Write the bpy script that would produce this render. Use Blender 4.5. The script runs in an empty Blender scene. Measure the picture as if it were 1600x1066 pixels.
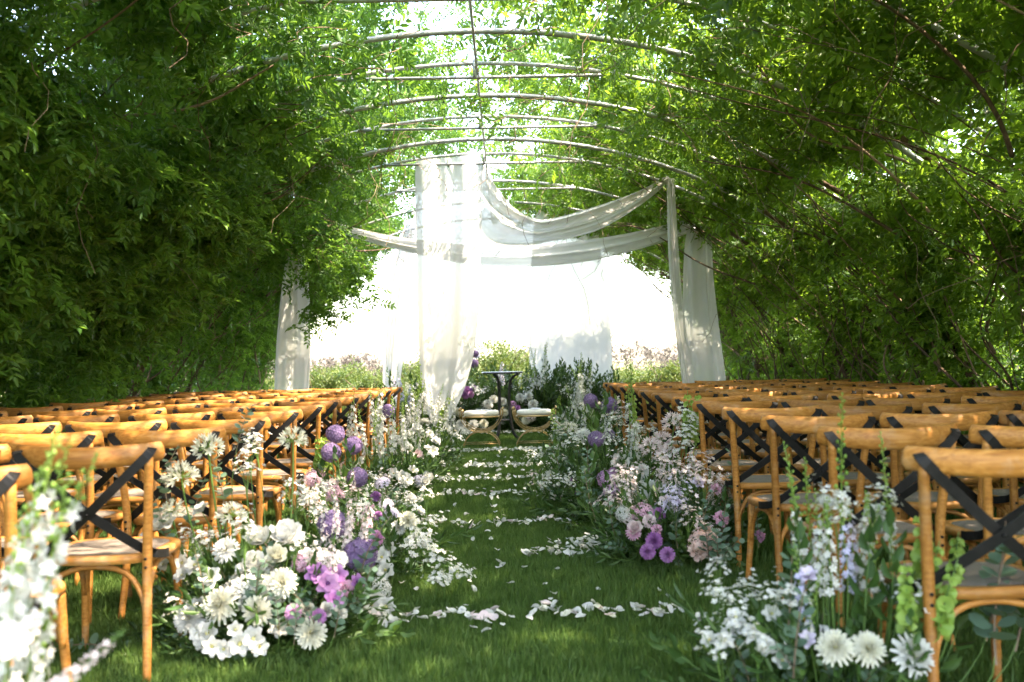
import bpy, math, random
import numpy as np
from mathutils import Vector, Matrix, Euler

random.seed(7)
rng = np.random.default_rng(7)
PI = math.pi
R = math.radians
scene = bpy.context.scene
COL = scene.collection

# ------------------------------------------------------------------ camera, world, sun, exposure
F = 1556.0                       # focal length in pixels of a 1600 px wide frame
CAM_H = 1.157
cam_data = bpy.data.cameras.new('camera')
cam_data.sensor_width = 36.0
cam_data.lens = 35.0
cam_data.clip_start = 0.05
cam_data.clip_end = 3000.0
cam_data.dof.use_dof = True
cam_data.dof.focus_distance = 8.0
cam_data.dof.aperture_fstop = 2.6
cam = bpy.data.objects.new('camera', cam_data)
COL.objects.link(cam)
CM = (Matrix.Rotation(-10.0 / F, 4, 'Z') @ Matrix.Rotation(PI / 2 + 34.0 / F, 4, 'X') @ Matrix.Rotation(-0.021, 4, 'Z'))
cam.matrix_world = Matrix.Translation((0, 0, CAM_H)) @ CM
scene.camera = cam

SUN_EL, SUN_AZ = R(56), R(112)     # azimuth from +Y (down the aisle) towards +X
world = bpy.data.worlds.new('World')
scene.world = world
world.use_nodes = True
wn = world.node_tree
wn.nodes.clear()
sky = wn.nodes.new('ShaderNodeTexSky')
sky.sky_type = 'NISHITA'
sky.sun_disc = False
sky.sun_elevation = SUN_EL
sky.sun_rotation = SUN_AZ
sky.air_density = 1.0
sky.dust_density = 1.5
sky.ozone_density = 1.0
bg = wn.nodes.new('ShaderNodeBackground')
bg.inputs['Strength'].default_value = 0.15
wo = wn.nodes.new('ShaderNodeOutputWorld')
wn.links.new(sky.outputs[0], bg.inputs[0])
wn.links.new(bg.outputs[0], wo.inputs[0])

sun_data = bpy.data.lights.new('sun', 'SUN')
sun_data.energy = 2.1
sun_data.angle = R(0.5)
sun_data.color = (1.0, 0.95, 0.86)
sun = bpy.data.objects.new('sun', sun_data)
COL.objects.link(sun)
sd = Vector((math.sin(SUN_AZ) * math.cos(SUN_EL), math.cos(SUN_AZ) * math.cos(SUN_EL), math.sin(SUN_EL)))
sun.rotation_euler = sd.to_track_quat('Z', 'Y').to_euler()
sun.location = sd * 40

scene.view_settings.view_transform = 'Standard'
scene.view_settings.look = 'None'
scene.view_settings.exposure = 3.68
scene.view_settings.gamma = 1.0
scene.view_settings.use_curve_mapping = False
scene.view_settings.use_white_balance = True      # the photograph is balanced for the blue-green shade
scene.view_settings.white_balance_temperature = 7900
scene.view_settings.white_balance_tint = 16
scene.render.engine = 'CYCLES'
scene.cycles.max_bounces = 10
scene.cycles.diffuse_bounces = 5
scene.cycles.transmission_bounces = 6
scene.cycles.transparent_max_bounces = 12
scene.cycles.use_denoising = True


def at(px, py, d):
    """The point of the place that the photograph shows at pixel (px, py), d metres down the aisle."""
    v = CM.to_3x3() @ Vector(((px - 800) / F, -(py - 533) / F, -1.0))
    v = v * (d / v.y)
    return Vector((v.x, v.y, v.z + CAM_H))


# ------------------------------------------------------------------ materials
MATS = {}


def new_mat(name):
    m = bpy.data.materials.new(name)
    m.use_nodes = True
    m.node_tree.nodes.clear()
    MATS[name] = m
    return m, m.node_tree.nodes, m.node_tree.links


def principled(nodes, col=None, rough=0.5, spec=0.5, metal=0.0):
    p = nodes.new('ShaderNodeBsdfPrincipled')
    if col is not None:
        p.inputs['Base Color'].default_value = (*col, 1)
    p.inputs['Roughness'].default_value = rough
    p.inputs['Specular IOR Level'].default_value = spec
    p.inputs['Metallic'].default_value = metal
    return p


def ramp(nodes, stops):
    r = nodes.new('ShaderNodeValToRGB')
    e = r.color_ramp.elements
    while len(e) < len(stops):
        e.new(0.5)
    for k, (p, c) in enumerate(stops):
        e[k].position = p
        e[k].color = (*c, 1)
    return r


def leaf_mat(name, c_dark, c_mid, c_light, trans=(0.2, 0.35, 0.03), tmix=0.38, rough=0.42, spec=0.35):
    m, n, l = new_mat(name)
    oi = n.new('ShaderNodeObjectInfo')
    ge = n.new('ShaderNodeNewGeometry')
    mx = n.new('ShaderNodeMath'); mx.operation = 'MULTIPLY_ADD'
    mx.inputs[1].default_value = 0.55
    ad = n.new('ShaderNodeMath'); ad.operation = 'MULTIPLY'
    ad.inputs[1].default_value = 0.45
    l.new(ge.outputs['Random Per Island'], ad.inputs[0])
    l.new(oi.outputs['Random'], mx.inputs[0])
    l.new(ad.outputs[0], mx.inputs[2])
    r = ramp(n, [(0.0, c_dark), (0.5, c_mid), (1.0, c_light)])
    l.new(mx.outputs[0], r.inputs[0])
    p = principled(n, None, rough, spec)
    l.new(r.outputs[0], p.inputs['Base Color'])
    t = n.new('ShaderNodeBsdfTranslucent')
    mixc = n.new('ShaderNodeMix'); mixc.data_type = 'RGBA'; mixc.blend_type = 'MULTIPLY'
    mixc.inputs[0].default_value = 1.0
    br = ramp(n, [(0.0, (0.6, 0.62, 0.6)), (1.0, (1.25, 1.15, 1.0))])
    l.new(mx.outputs[0], br.inputs[0])
    mixc.inputs[6].default_value = (*trans, 1)
    l.new(br.outputs[0], mixc.inputs[7])
    l.new(mixc.outputs[2], t.inputs['Color'])
    s = n.new('ShaderNodeMixShader')
    s.inputs[0].default_value = tmix
    l.new(p.outputs[0], s.inputs[1]); l.new(t.outputs[0], s.inputs[2])
    o = n.new('ShaderNodeOutputMaterial')
    l.new(s.outputs[0], o.inputs[0])
    return m


def petal_mat(name, col, col2=None, tmix=0.3, rough=0.6):
    """Petal: col towards most of it, col2 as island-to-island variation."""
    m, n, l = new_mat(name)
    col2 = col2 or col
    ge = n.new('ShaderNodeNewGeometry')
    oi = n.new('ShaderNodeObjectInfo')
    av = n.new('ShaderNodeMath'); av.operation = 'MULTIPLY_ADD'
    av.inputs[1].default_value = 0.6
    hf = n.new('ShaderNodeMath'); hf.operation = 'MULTIPLY'; hf.inputs[1].default_value = 0.4
    l.new(oi.outputs['Random'], hf.inputs[0])
    l.new(ge.outputs['Random Per Island'], av.inputs[0])
    l.new(hf.outputs[0], av.inputs[2])
    r = ramp(n, [(0.15, col), (0.9, col2)])
    l.new(av.outputs[0], r.inputs[0])
    tc = n.new('ShaderNodeTexCoord')
    nz = n.new('ShaderNodeTexNoise'); nz.inputs['Scale'].default_value = 90
    l.new(tc.outputs['Object'], nz.inputs['Vector'])
    r2 = ramp(n, [(0.3, (0.88, 0.88, 0.88)), (0.7, (1, 1, 1))])
    l.new(nz.outputs['Fac'], r2.inputs[0])
    mu = n.new('ShaderNodeMix'); mu.data_type = 'RGBA'; mu.blend_type = 'MULTIPLY'; mu.inputs[0].default_value = 1
    l.new(r.outputs[0], mu.inputs[6]); l.new(r2.outputs[0], mu.inputs[7])
    p = principled(n, None, rough, 0.2)
    l.new(mu.outputs[2], p.inputs['Base Color'])
    t = n.new('ShaderNodeBsdfTranslucent')
    l.new(mu.outputs[2], t.inputs['Color'])
    s = n.new('ShaderNodeMixShader'); s.inputs[0].default_value = tmix
    l.new(p.outputs[0], s.inputs[1]); l.new(t.outputs[0], s.inputs[2])
    o = n.new('ShaderNodeOutputMaterial')
    l.new(s.outputs[0], o.inputs[0])
    return m


def simple_mat(name, stops, scale=20, rough=0.6, spec=0.4, metal=0.0, bump=0.0, stretch=(1, 1, 1), coord='Object', detail=4):
    m, n, l = new_mat(name)
    tc = n.new('ShaderNodeTexCoord')
    mp = n.new('ShaderNodeMapping'); mp.inputs['Scale'].default_value = stretch
    nz = n.new('ShaderNodeTexNoise'); nz.inputs['Scale'].default_value = scale; nz.inputs['Detail'].default_value = detail
    l.new(tc.outputs[coord], mp.inputs[0]); l.new(mp.outputs[0], nz.inputs['Vector'])
    r = ramp(n, stops)
    l.new(nz.outputs['Fac'], r.inputs[0])
    p = principled(n, None, rough, spec, metal)
    l.new(r.outputs[0], p.inputs['Base Color'])
    if bump:
        b = n.new('ShaderNodeBump'); b.inputs['Strength'].default_value = bump; b.inputs['Distance'].default_value = 0.01
        l.new(nz.outputs['Fac'], b.inputs['Height']); l.new(b.outputs[0], p.inputs['Normal'])
    o = n.new('ShaderNodeOutputMaterial')
    l.new(p.outputs[0], o.inputs[0])
    return m


# wood of the chairs: honey stain with long grain, worn pale patches, tone per chair
def wood_mat():
    m, n, l = new_mat('honey_wood')
    tc = n.new('ShaderNodeTexCoord')
    oi = n.new('ShaderNodeObjectInfo')
    va = n.new('ShaderNodeVectorMath'); va.operation = 'ADD'
    sc = n.new('ShaderNodeVectorMath'); sc.operation = 'SCALE'; sc.inputs[3].default_value = 30
    l.new(oi.outputs['Location'], sc.inputs[0])
    l.new(tc.outputs['Object'], va.inputs[0]); l.new(sc.outputs[0], va.inputs[1])
    mp = n.new('ShaderNodeMapping'); mp.inputs['Scale'].default_value = (1.2, 14, 14)
    l.new(va.outputs[0], mp.inputs[0])
    g = n.new('ShaderNodeTexNoise'); g.inputs['Scale'].default_value = 7; g.inputs['Detail'].default_value = 5; g.inputs['Distortion'].default_value = 0.6
    l.new(mp.outputs[0], g.inputs['Vector'])
    r = ramp(n, [(0.25, (0.25, 0.092, 0.018)), (0.5, (0.39, 0.160, 0.033)), (0.75, (0.50, 0.235, 0.062))])
    l.new(g.outputs['Fac'], r.inputs[0])
    w = n.new('ShaderNodeTexNoise'); w.inputs['Scale'].default_value = 6; w.inputs['Detail'].default_value = 8; w.inputs['Roughness'].default_value = 0.7
    l.new(va.outputs[0], w.inputs['Vector'])
    wr = ramp(n, [(0.54, (0, 0, 0)), (0.70, (0.6, 0.6, 0.6))])
    l.new(w.outputs['Fac'], wr.inputs[0])
    mx = n.new('ShaderNodeMix'); mx.data_type = 'RGBA'
    l.new(wr.outputs[0], mx.inputs[0]); l.new(r.outputs[0], mx.inputs[6])
    mx.inputs[7].default_value = (0.42, 0.28, 0.16, 1)
    hv = n.new('ShaderNodeHueSaturation')
    vr = n.new('ShaderNodeMapRange'); vr.inputs[3].default_value = 0.72; vr.inputs[4].default_value = 1.18
    l.new(oi.outputs['Random'], vr.inputs[0]); l.new(vr.outputs[0], hv.inputs['Value'])
    l.new(mx.outputs[2], hv.inputs['Color'])
    p = principled(n, None, 0.5, 0.3)
    l.new(hv.outputs[0], p.inputs['Base Color'])
    b = n.new('ShaderNodeBump'); b.inputs['Strength'].default_value = 0.15; b.inputs['Distance'].default_value = 0.004
    l.new(g.outputs['Fac'], b.inputs['Height']); l.new(b.outputs[0], p.inputs['Normal'])
    o = n.new('ShaderNodeOutputMaterial'); l.new(p.outputs[0], o.inputs[0])
    return m


def weave_mat():
    m, n, l = new_mat('woven_rattan')
    tc = n.new('ShaderNodeTexCoord')
    ws = []
    for dr in ('X', 'Y'):
        w = n.new('ShaderNodeTexWave'); w.bands_direction = dr; w.inputs['Scale'].default_value = 28; w.inputs['Distortion'].default_value = 0.6
        l.new(tc.outputs['Object'], w.inputs['Vector']); ws.append(w)
    mu = n.new('ShaderNodeMath'); mu.operation = 'MULTIPLY'
    l.new(ws[0].outputs['Fac'], mu.inputs[0]); l.new(ws[1].outputs['Fac'], mu.inputs[1])
    nz = n.new('ShaderNodeTexNoise'); nz.inputs['Scale'].default_value = 12
    l.new(tc.outputs['Object'], nz.inputs['Vector'])
    ad = n.new('ShaderNodeMath'); ad.operation = 'MULTIPLY_ADD'; ad.inputs[1].default_value = 0.5
    l.new(nz.outputs['Fac'], ad.inputs[0]); l.new(mu.outputs[0], ad.inputs[2])
    r = ramp(n, [(0.15, (0.09, 0.07, 0.055)), (0.6, (0.22, 0.18, 0.145)), (1.0, (0.31, 0.265, 0.22))])
    l.new(ad.outputs[0], r.inputs[0])
    p = principled(n, None, 0.85, 0.12)
    l.new(r.outputs[0], p.inputs['Base Color'])
    b = n.new('ShaderNodeBump'); b.inputs['Strength'].default_value = 0.5; b.inputs['Distance'].default_value = 0.004
    l.new(mu.outputs[0], b.inputs['Height']); l.new(b.outputs[0], p.inputs['Normal'])
    o = n.new('ShaderNodeOutputMaterial'); l.new(p.outputs[0], o.inputs[0])
    return m


def sheer_mat():
    m, n, l = new_mat('sheer_voile')
    tc = n.new('ShaderNodeTexCoord')
    nz = n.new('ShaderNodeTexNoise'); nz.inputs['Scale'].default_value = 3; nz.inputs['Detail'].default_value = 6
    l.new(tc.outputs['Object'], nz.inputs['Vector'])
    r = ramp(n, [(0.3, (0.64, 0.635, 0.62)), (0.7, (0.70, 0.695, 0.68))])
    l.new(nz.outputs['Fac'], r.inputs[0])
    d = n.new('ShaderNodeBsdfDiffuse'); t = n.new('ShaderNodeBsdfTranslucent')
    l.new(r.outputs[0], d.inputs[0]); l.new(r.outputs[0], t.inputs[0])
    s = n.new('ShaderNodeMixShader'); s.inputs[0].default_value = 0.30
    l.new(d.outputs[0], s.inputs[1]); l.new(t.outputs[0], s.inputs[2])
    # threads: more open seen face on, closed at grazing angles
    lw = n.new('ShaderNodeLayerWeight'); lw.inputs['Blend'].default_value = 0.35
    mr = n.new('ShaderNodeMapRange'); mr.inputs[3].default_value = 0.09; mr.inputs[4].default_value = 0.0
    l.new(lw.outputs['Facing'], mr.inputs[0])
    tr = n.new('ShaderNodeBsdfTransparent')
    s2 = n.new('ShaderNodeMixShader')
    l.new(mr.outputs[0], s2.inputs[0]); l.new(s.outputs[0], s2.inputs[1]); l.new(tr.outputs[0], s2.inputs[2])
    o = n.new('ShaderNodeOutputMaterial'); l.new(s2.outputs[0], o.inputs[0])
    return m


def ground_mat(name, stops, s1=0.6, s2=8.0, bump=0.4):
    m, n, l = new_mat(name)
    tc = n.new('ShaderNodeTexCoord')
    a = n.new('ShaderNodeTexNoise'); a.inputs['Scale'].default_value = s1; a.inputs['Detail'].default_value = 6
    b = n.new('ShaderNodeTexNoise'); b.inputs['Scale'].default_value = s2; b.inputs['Detail'].default_value = 8; b.inputs['Roughness'].default_value = 0.7
    l.new(tc.outputs['Object'], a.inputs['Vector']); l.new(tc.outputs['Object'], b.inputs['Vector'])
    mx = n.new('ShaderNodeMath'); mx.operation = 'MULTIPLY_ADD'; mx.inputs[1].default_value = 0.5
    hf = n.new('ShaderNodeMath'); hf.operation = 'MULTIPLY'; hf.inputs[1].default_value = 0.5
    l.new(a.outputs['Fac'], mx.inputs[0]); l.new(b.outputs['Fac'], hf.inputs[0]); l.new(hf.outputs[0], mx.inputs[2])
    r = ramp(n, stops)
    l.new(mx.outputs[0], r.inputs[0])
    p = principled(n, None, 0.9, 0.2)
    l.new(r.outputs[0], p.inputs['Base Color'])
    bp = n.new('ShaderNodeBump'); bp.inputs['Strength'].default_value = bump; bp.inputs['Distance'].default_value = 0.05
    l.new(b.outputs['Fac'], bp.inputs['Height']); l.new(bp.outputs[0], p.inputs['Normal'])
    o = n.new('ShaderNodeOutputMaterial'); l.new(p.outputs[0], o.inputs[0])
    return m


M_WOOD = wood_mat()
M_WEAVE = weave_mat()
M_SHEER = sheer_mat()
M_STRAP = simple_mat('black_iron_strap', [(0.3, (0.005, 0.0048, 0.0045)), (0.7, (0.012, 0.011, 0.010))], 40, 0.55, 0.25)
M_IRON = simple_mat('black_cast_iron', [(0.3, (0.012, 0.012, 0.013)), (0.7, (0.03, 0.03, 0.032))], 50, 0.5, 0.4, 0, 0.2)
M_TOP = simple_mat('dark_table_top', [(0.3, (0.05, 0.055, 0.065)), (0.7, (0.09, 0.095, 0.11))], 30, 0.25, 0.5)
M_GOLD = simple_mat('aged_brass', [(0.3, (0.42, 0.27, 0.12)), (0.7, (0.60, 0.42, 0.2))], 25, 0.35, 0.5, 0.85)
M_CUSHION = simple_mat('cream_cushion', [(0.3, (0.78, 0.75, 0.68)), (0.7, (0.84, 0.81, 0.75))], 60, 0.8, 0.2, 0, 0.15)
M_PAPER = simple_mat('white_paper', [(0.3, (0.74, 0.75, 0.78)), (0.7, (0.8, 0.81, 0.83))], 20, 0.7, 0.2)
M_PIPE = simple_mat('galvanised_pipe', [(0.3, (0.30, 0.31, 0.31)), (0.7, (0.46, 0.47, 0.46))], 14, 0.42, 0.5, 0.35, 0.05)
M_BARK = simple_mat('vine_bark', [(0.25, (0.045, 0.030, 0.020)), (0.75, (0.17, 0.115, 0.075))], 9, 0.85, 0.2, 0, 0.5, (3, 3, 0.6))
M_BARK_PALE = simple_mat('dry_vine_bark', [(0.25, (0.12, 0.085, 0.055)), (0.75, (0.30, 0.22, 0.15))], 9, 0.85, 0.2, 0, 0.5, (3, 3, 0.6))
M_LEAF = leaf_mat('wisteria_leaf', (0.015, 0.060, 0.012), (0.039, 0.124, 0.022), (0.125, 0.22, 0.040), (0.22, 0.45, 0.055), 0.45)
M_LEAF_R = leaf_mat('wisteria_leaf_thin', (0.020, 0.066, 0.013), (0.046, 0.128, 0.020), (0.115, 0.21, 0.034), (0.27, 0.48, 0.05), 0.5)
M_GREEN = leaf_mat('arrangement_leaf', (0.022, 0.055, 0.016), (0.042, 0.10, 0.024), (0.085, 0.155, 0.038), (0.10, 0.2, 0.03), 0.25)
M_EUCA = leaf_mat('eucalyptus_leaf', (0.07, 0.13, 0.085), (0.11, 0.19, 0.12), (0.17, 0.26, 0.17), (0.14, 0.24, 0.12), 0.2)
M_STEM = leaf_mat('flower_stem', (0.06, 0.13, 0.03), (0.10, 0.20, 0.045), (0.15, 0.27, 0.06), (0.15, 0.25, 0.04), 0.15)
M_BELL = leaf_mat('bell_green', (0.15, 0.28, 0.045), (0.22, 0.37, 0.07), (0.32, 0.46, 0.12), (0.4, 0.55, 0.12), 0.35)
M_GRASS = leaf_mat('lawn_blade', (0.038, 0.086, 0.018), (0.074, 0.142, 0.030), (0.148, 0.218, 0.060), (0.13, 0.26, 0.05), 0.3, 0.5, 0.25)
M_MEADOW = leaf_mat('meadow_blade', (0.05, 0.09, 0.018), (0.09, 0.125, 0.028), (0.19, 0.19, 0.07), (0.12, 0.16, 0.04), 0.35, 0.7, 0.15)
M_SHRUB = leaf_mat('shrub_leaf', (0.035, 0.07, 0.014), (0.065, 0.11, 0.02), (0.13, 0.16, 0.036), (0.14, 0.2, 0.03), 0.35)
M_SCRUB = leaf_mat('dry_scrub_twig', (0.10, 0.09, 0.075), (0.13, 0.115, 0.10), (0.17, 0.155, 0.13), (0.10, 0.09, 0.08), 0.2, 0.9, 0.1)
M_LAWN = ground_mat('lawn_soil', [(0.3, (0.018, 0.045, 0.008)), (0.55, (0.03, 0.07, 0.012)), (0.75, (0.07, 0.075, 0.025))], 0.9, 14)
M_FIELD = ground_mat('meadow_ground', [(0.3, (0.08, 0.10, 0.03)), (0.5, (0.14, 0.14, 0.06)), (0.7, (0.24, 0.20, 0.12))], 0.12, 3)

P = {
    'white': petal_mat('white_petal', (0.66, 0.665, 0.60), (0.72, 0.72, 0.69)),
    'cream': petal_mat('cream_petal', (0.69, 0.68, 0.53), (0.73, 0.72, 0.62)),
    'blush': petal_mat('blush_petal', (0.78, 0.60, 0.60), (0.82, 0.74, 0.72)),
    'pink': petal_mat('pink_petal', (0.70, 0.36, 0.50), (0.80, 0.58, 0.66)),
    'peach': petal_mat('peach_petal', (0.80, 0.52, 0.44), (0.84, 0.66, 0.58)),
    'mauve': petal_mat('mauve_petal', (0.48, 0.22, 0.44), (0.66, 0.40, 0.60)),
    'purple': petal_mat('purple_petal', (0.34, 0.12, 0.36), (0.50, 0.26, 0.50)),
    'allium': petal_mat('allium_petal', (0.17, 0.11, 0.25), (0.33, 0.24, 0.40)),
    'lilac': petal_mat('lilac_petal', (0.62, 0.54, 0.70), (0.74, 0.69, 0.80)),
    'blue': petal_mat('periwinkle_petal', (0.44, 0.43, 0.70), (0.64, 0.63, 0.80)),
    'yellow': petal_mat('flower_eye', (0.66, 0.60, 0.20), (0.74, 0.70, 0.36)),
    'dark': petal_mat('flower_throat', (0.10, 0.03, 0.12), (0.16, 0.06, 0.18)),
}


# ------------------------------------------------------------------ mesh helpers
class MB:
    def __init__(self):
        self.v, self.f, self.m, self.n = [], [], [], 0

    def add(self, verts, faces, mi=0):
        verts = np.asarray(verts, float).reshape(-1, 3)
        o = self.n
        self.v.append(verts)
        self.n += len(verts)
        for f in faces:
            self.f.append(tuple(i + o for i in f)); self.m.append(mi)
        return self

    def tube(self, path, rad, sides=8, mi=0, cap=True, flat=None):
        """Sweep a circle (or, with flat=(a, b), an ellipse with its long axis up) along path."""
        path = [Vector(p) for p in path]
        k = len(path)
        if not hasattr(rad, '__len__'):
            rad = [rad] * k
        vs, prev = [], None
        for i, p in enumerate(path):
            t = (path[min(i + 1, k - 1)] - path[max(i - 1, 0)]).normalized()
            if prev is None:
                ref = Vector((0, 0, 1)) if abs(t.z) < 0.9 else Vector((0, 1, 0))
                a = t.cross(ref).normalized()
            else:
                a = (prev - t * prev.dot(t)).normalized()
            prev = a
            b = t.cross(a).normalized()
            ra, rb = (rad[i], rad[i]) if flat is None else (rad[i] * flat[0], rad[i] * flat[1])
            for j in range(sides):
                an = 2 * PI * j / sides
                vs.append(p + a * (math.cos(an) * ra) + b * (math.sin(an) * rb))
        fs = []
        for i in range(k - 1):
            for j in range(sides):
                j2 = (j + 1) % sides
                fs.append((i * sides + j, i * sides + j2, (i + 1) * sides + j2, (i + 1) * sides + j))
        if cap:
            fs.append(tuple(range(sides - 1, -1, -1)))
            fs.append(tuple((k - 1) * sides + j for j in range(sides)))
        return self.add([tuple(v) for v in vs], fs, mi)

    def lathe(self, prof, sides=16, mi=0, loc=(0, 0, 0)):
        vs, fs = [], []
        for r, z in prof:
            for j in range(sides):
                a = 2 * PI * j / sides
                vs.append((loc[0] + r * math.cos(a), loc[1] + r * math.sin(a), loc[2] + z))
        for i in range(len(prof) - 1):
            for j in range(sides):
                j2 = (j + 1) % sides
                fs.append((i * sides + j, i * sides + j2, (i + 1) * sides + j2, (i + 1) * sides + j))
        fs.append(tuple(range(sides - 1, -1, -1)))
        fs.append(tuple((len(prof) - 1) * sides + j for j in range(sides)))
        return self.add(vs, fs, mi)

    def box(self, c, s, mi=0, rot=None):
        vs = []
        for x in (-1, 1):
            for y in (-1, 1):
                for z in (-1, 1):
                    v = Vector((x * s[0] / 2, y * s[1] / 2, z * s[2] / 2))
                    if rot is not None:
                        v = rot @ v
                    vs.append(tuple(v + Vector(c)))
        return self.add(vs, [(0, 1, 3, 2), (4, 6, 7, 5), (0, 4, 5, 1), (2, 3, 7, 6), (0, 2, 6, 4), (1, 5, 7, 3)], mi)

    def mesh(self, name, mats, smooth=True):
        me = bpy.data.meshes.new(name)
        v = np.concatenate(self.v) if self.v else np.zeros((0, 3))
        me.from_pydata(v.tolist(), [], self.f)
        for m in (mats if isinstance(mats, (list, tuple)) else [mats]):
            me.materials.append(m)
        me.polygons.foreach_set('material_index', self.m)
        if smooth:
            me.polygons.foreach_set('use_smooth', [True] * len(self.f))
        me.update()
        return me


def link(name, me, parent=None, loc=(0, 0, 0)):
    o = bpy.data.objects.new(name, me)
    COL.objects.link(o)
    o.location = loc
    if parent is not None:
        o.parent = parent
    return o


def tag(o, label=None, cat=None, group=None, kind=None):
    if label: o['label'] = label
    if cat: o['category'] = cat
    if group: o['group'] = group
    if kind: o['kind'] = kind
    return o


def thing(name, label, cat, loc=(0, 0, 0), rz=0.0, group=None):
    o = link(name, None, None, loc)
    o.empty_display_size = 0.2
    o.rotation_euler = (0, 0, rz)
    return tag(o, label, cat, group)


def bez(p0, p1, p2, n=7):
    p0, p1, p2 = Vector(p0), Vector(p1), Vector(p2)
    return [p0 * (1 - t) ** 2 + p1 * 2 * t * (1 - t) + p2 * t * t for t in np.linspace(0, 1, n)]


def catmull(pts, n=6):
    pts = [Vector(p) for p in pts]
    out = []
    for i in range(len(pts) - 1):
        a, b = pts[max(i - 1, 0)], pts[i]
        c, d = pts[i + 1], pts[min(i + 2, len(pts) - 1)]
        for k in range(n):
            t = k / n
            out.append(0.5 * ((2 * b) + (c - a) * t + (2 * a - 5 * b + 4 * c - d) * t * t + (3 * b - a - 3 * c + d) * t ** 3))
    out.append(pts[-1])
    return out


def frame(axis, roll=0.0):
    """Rotation that takes +Z to axis."""
    return Vector(axis).normalized().to_track_quat('Z', 'Y').to_matrix() @ Matrix.Rotation(roll, 3, 'Z')


# scattering: one mesh holds the pieces (attribute var) and loose points; a node group puts pieces on points
def scatter_group():
    g = bpy.data.node_groups.new('scatter_pieces', 'GeometryNodeTree')
    g.interface.new_socket('Geometry', in_out='INPUT', socket_type='NodeSocketGeometry')
    g.interface.new_socket('Geometry', in_out='OUTPUT', socket_type='NodeSocketGeometry')
    N, L = g.nodes, g.links
    gi, go = N.new('NodeGroupInput'), N.new('NodeGroupOutput')

    def attr(name, t):
        a = N.new('GeometryNodeInputNamedAttribute'); a.data_type = t
        a.inputs['Name'].default_value = name
        return a.outputs['Attribute']
    sp = N.new('GeometryNodeSeparateGeometry'); sp.domain = 'POINT'
    L.new(gi.outputs[0], sp.inputs['Geometry'])
    L.new(attr('is_point', 'BOOLEAN'), sp.inputs['Selection'])
    si = N.new('GeometryNodeSplitToInstances'); si.domain = 'POINT'
    L.new(sp.outputs['Inverted'], si.inputs['Geometry'])
    L.new(attr('var', 'INT'), si.inputs['Group ID'])
    ip = N.new('GeometryNodeInstanceOnPoints')
    ip.inputs['Pick Instance'].default_value = True
    L.new(sp.outputs['Selection'], ip.inputs['Points'])
    L.new(si.outputs[0], ip.inputs['Instance'])
    L.new(attr('var', 'INT'), ip.inputs['Instance Index'])
    er = N.new('FunctionNodeEulerToRotation')
    L.new(attr('rot', 'FLOAT_VECTOR'), er.inputs[0])
    L.new(er.outputs[0], ip.inputs['Rotation'])
    L.new(attr('scl', 'FLOAT'), ip.inputs['Scale'])
    L.new(ip.outputs[0], go.inputs[0])
    return g


SCATTER = scatter_group()


def scatter(name, pieces, mats, pos, rot, scl, var, parent=None):
    """pieces: list of MB; pos (n,3), rot (n,3) euler, scl (n), var (n) piece index. One stuff object."""
    pv = [np.concatenate(p.v) for p in pieces]
    nv = sum(len(x) for x in pv)
    n = len(pos)
    faces, mi, off = [], [], 0
    for p, x in zip(pieces, pv):
        faces += [tuple(i + off for i in f) for f in p.f]
        mi += p.m
        off += len(x)
    me = bpy.data.meshes.new(name)
    allv = np.concatenate(pv + [np.asarray(pos)])
    me.from_pydata(allv.tolist(), [], faces)
    for m in mats:
        me.materials.append(m)
    me.polygons.foreach_set('material_index', mi)
    me.polygons.foreach_set('use_smooth', [True] * len(faces))
    a = me.attributes.new('is_point', 'BOOLEAN', 'POINT')
    a.data.foreach_set('value', [False] * nv + [True] * n)
    a = me.attributes.new('var', 'INT', 'POINT')
    vv = np.concatenate([np.full(len(x), k) for k, x in enumerate(pv)] + [np.asarray(var)]).astype(np.int32)
    a.data.foreach_set('value', vv)
    a = me.attributes.new('rot', 'FLOAT_VECTOR', 'POINT')
    rr = np.zeros((nv + n, 3), np.float32); rr[nv:] = rot
    a.data.foreach_set('vector', rr.ravel())
    a = me.attributes.new('scl', 'FLOAT', 'POINT')
    ss = np.ones(nv + n, np.float32); ss[nv:] = scl
    a.data.foreach_set('value', ss)
    me.update()
    o = link(name, me, parent)
    md = o.modifiers.new('scatter', 'NODES')
    md.node_group = SCATTER
    o['kind'] = 'stuff'
    return o


# ------------------------------------------------------------------ the ground
def sheet(name, x0, x1, y0, y1, z, mat, nx=2, ny=2, rough=0.0):
    xs, ys = np.linspace(x0, x1, nx), np.linspace(y0, y1, ny)
    vs = [(x, y, z + (rng.normal() * rough)) for y in ys for x in xs]
    fs = [(j * nx + i, j * nx + i + 1, (j + 1) * nx + i + 1, (j + 1) * nx + i) for j in range(ny - 1) for i in range(nx - 1)]
    o = link(name, MB().add(vs, fs).mesh(name, mat))
    o['kind'] = 'structure'
    return o


sheet('field', -900, 900, -300, 1500, -0.012, M_FIELD, 4, 4)
sheet('lawn', -4.75, 4.35, -8, 20.5, 0.0, M_LAWN, 30, 60, 0.004)


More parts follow.
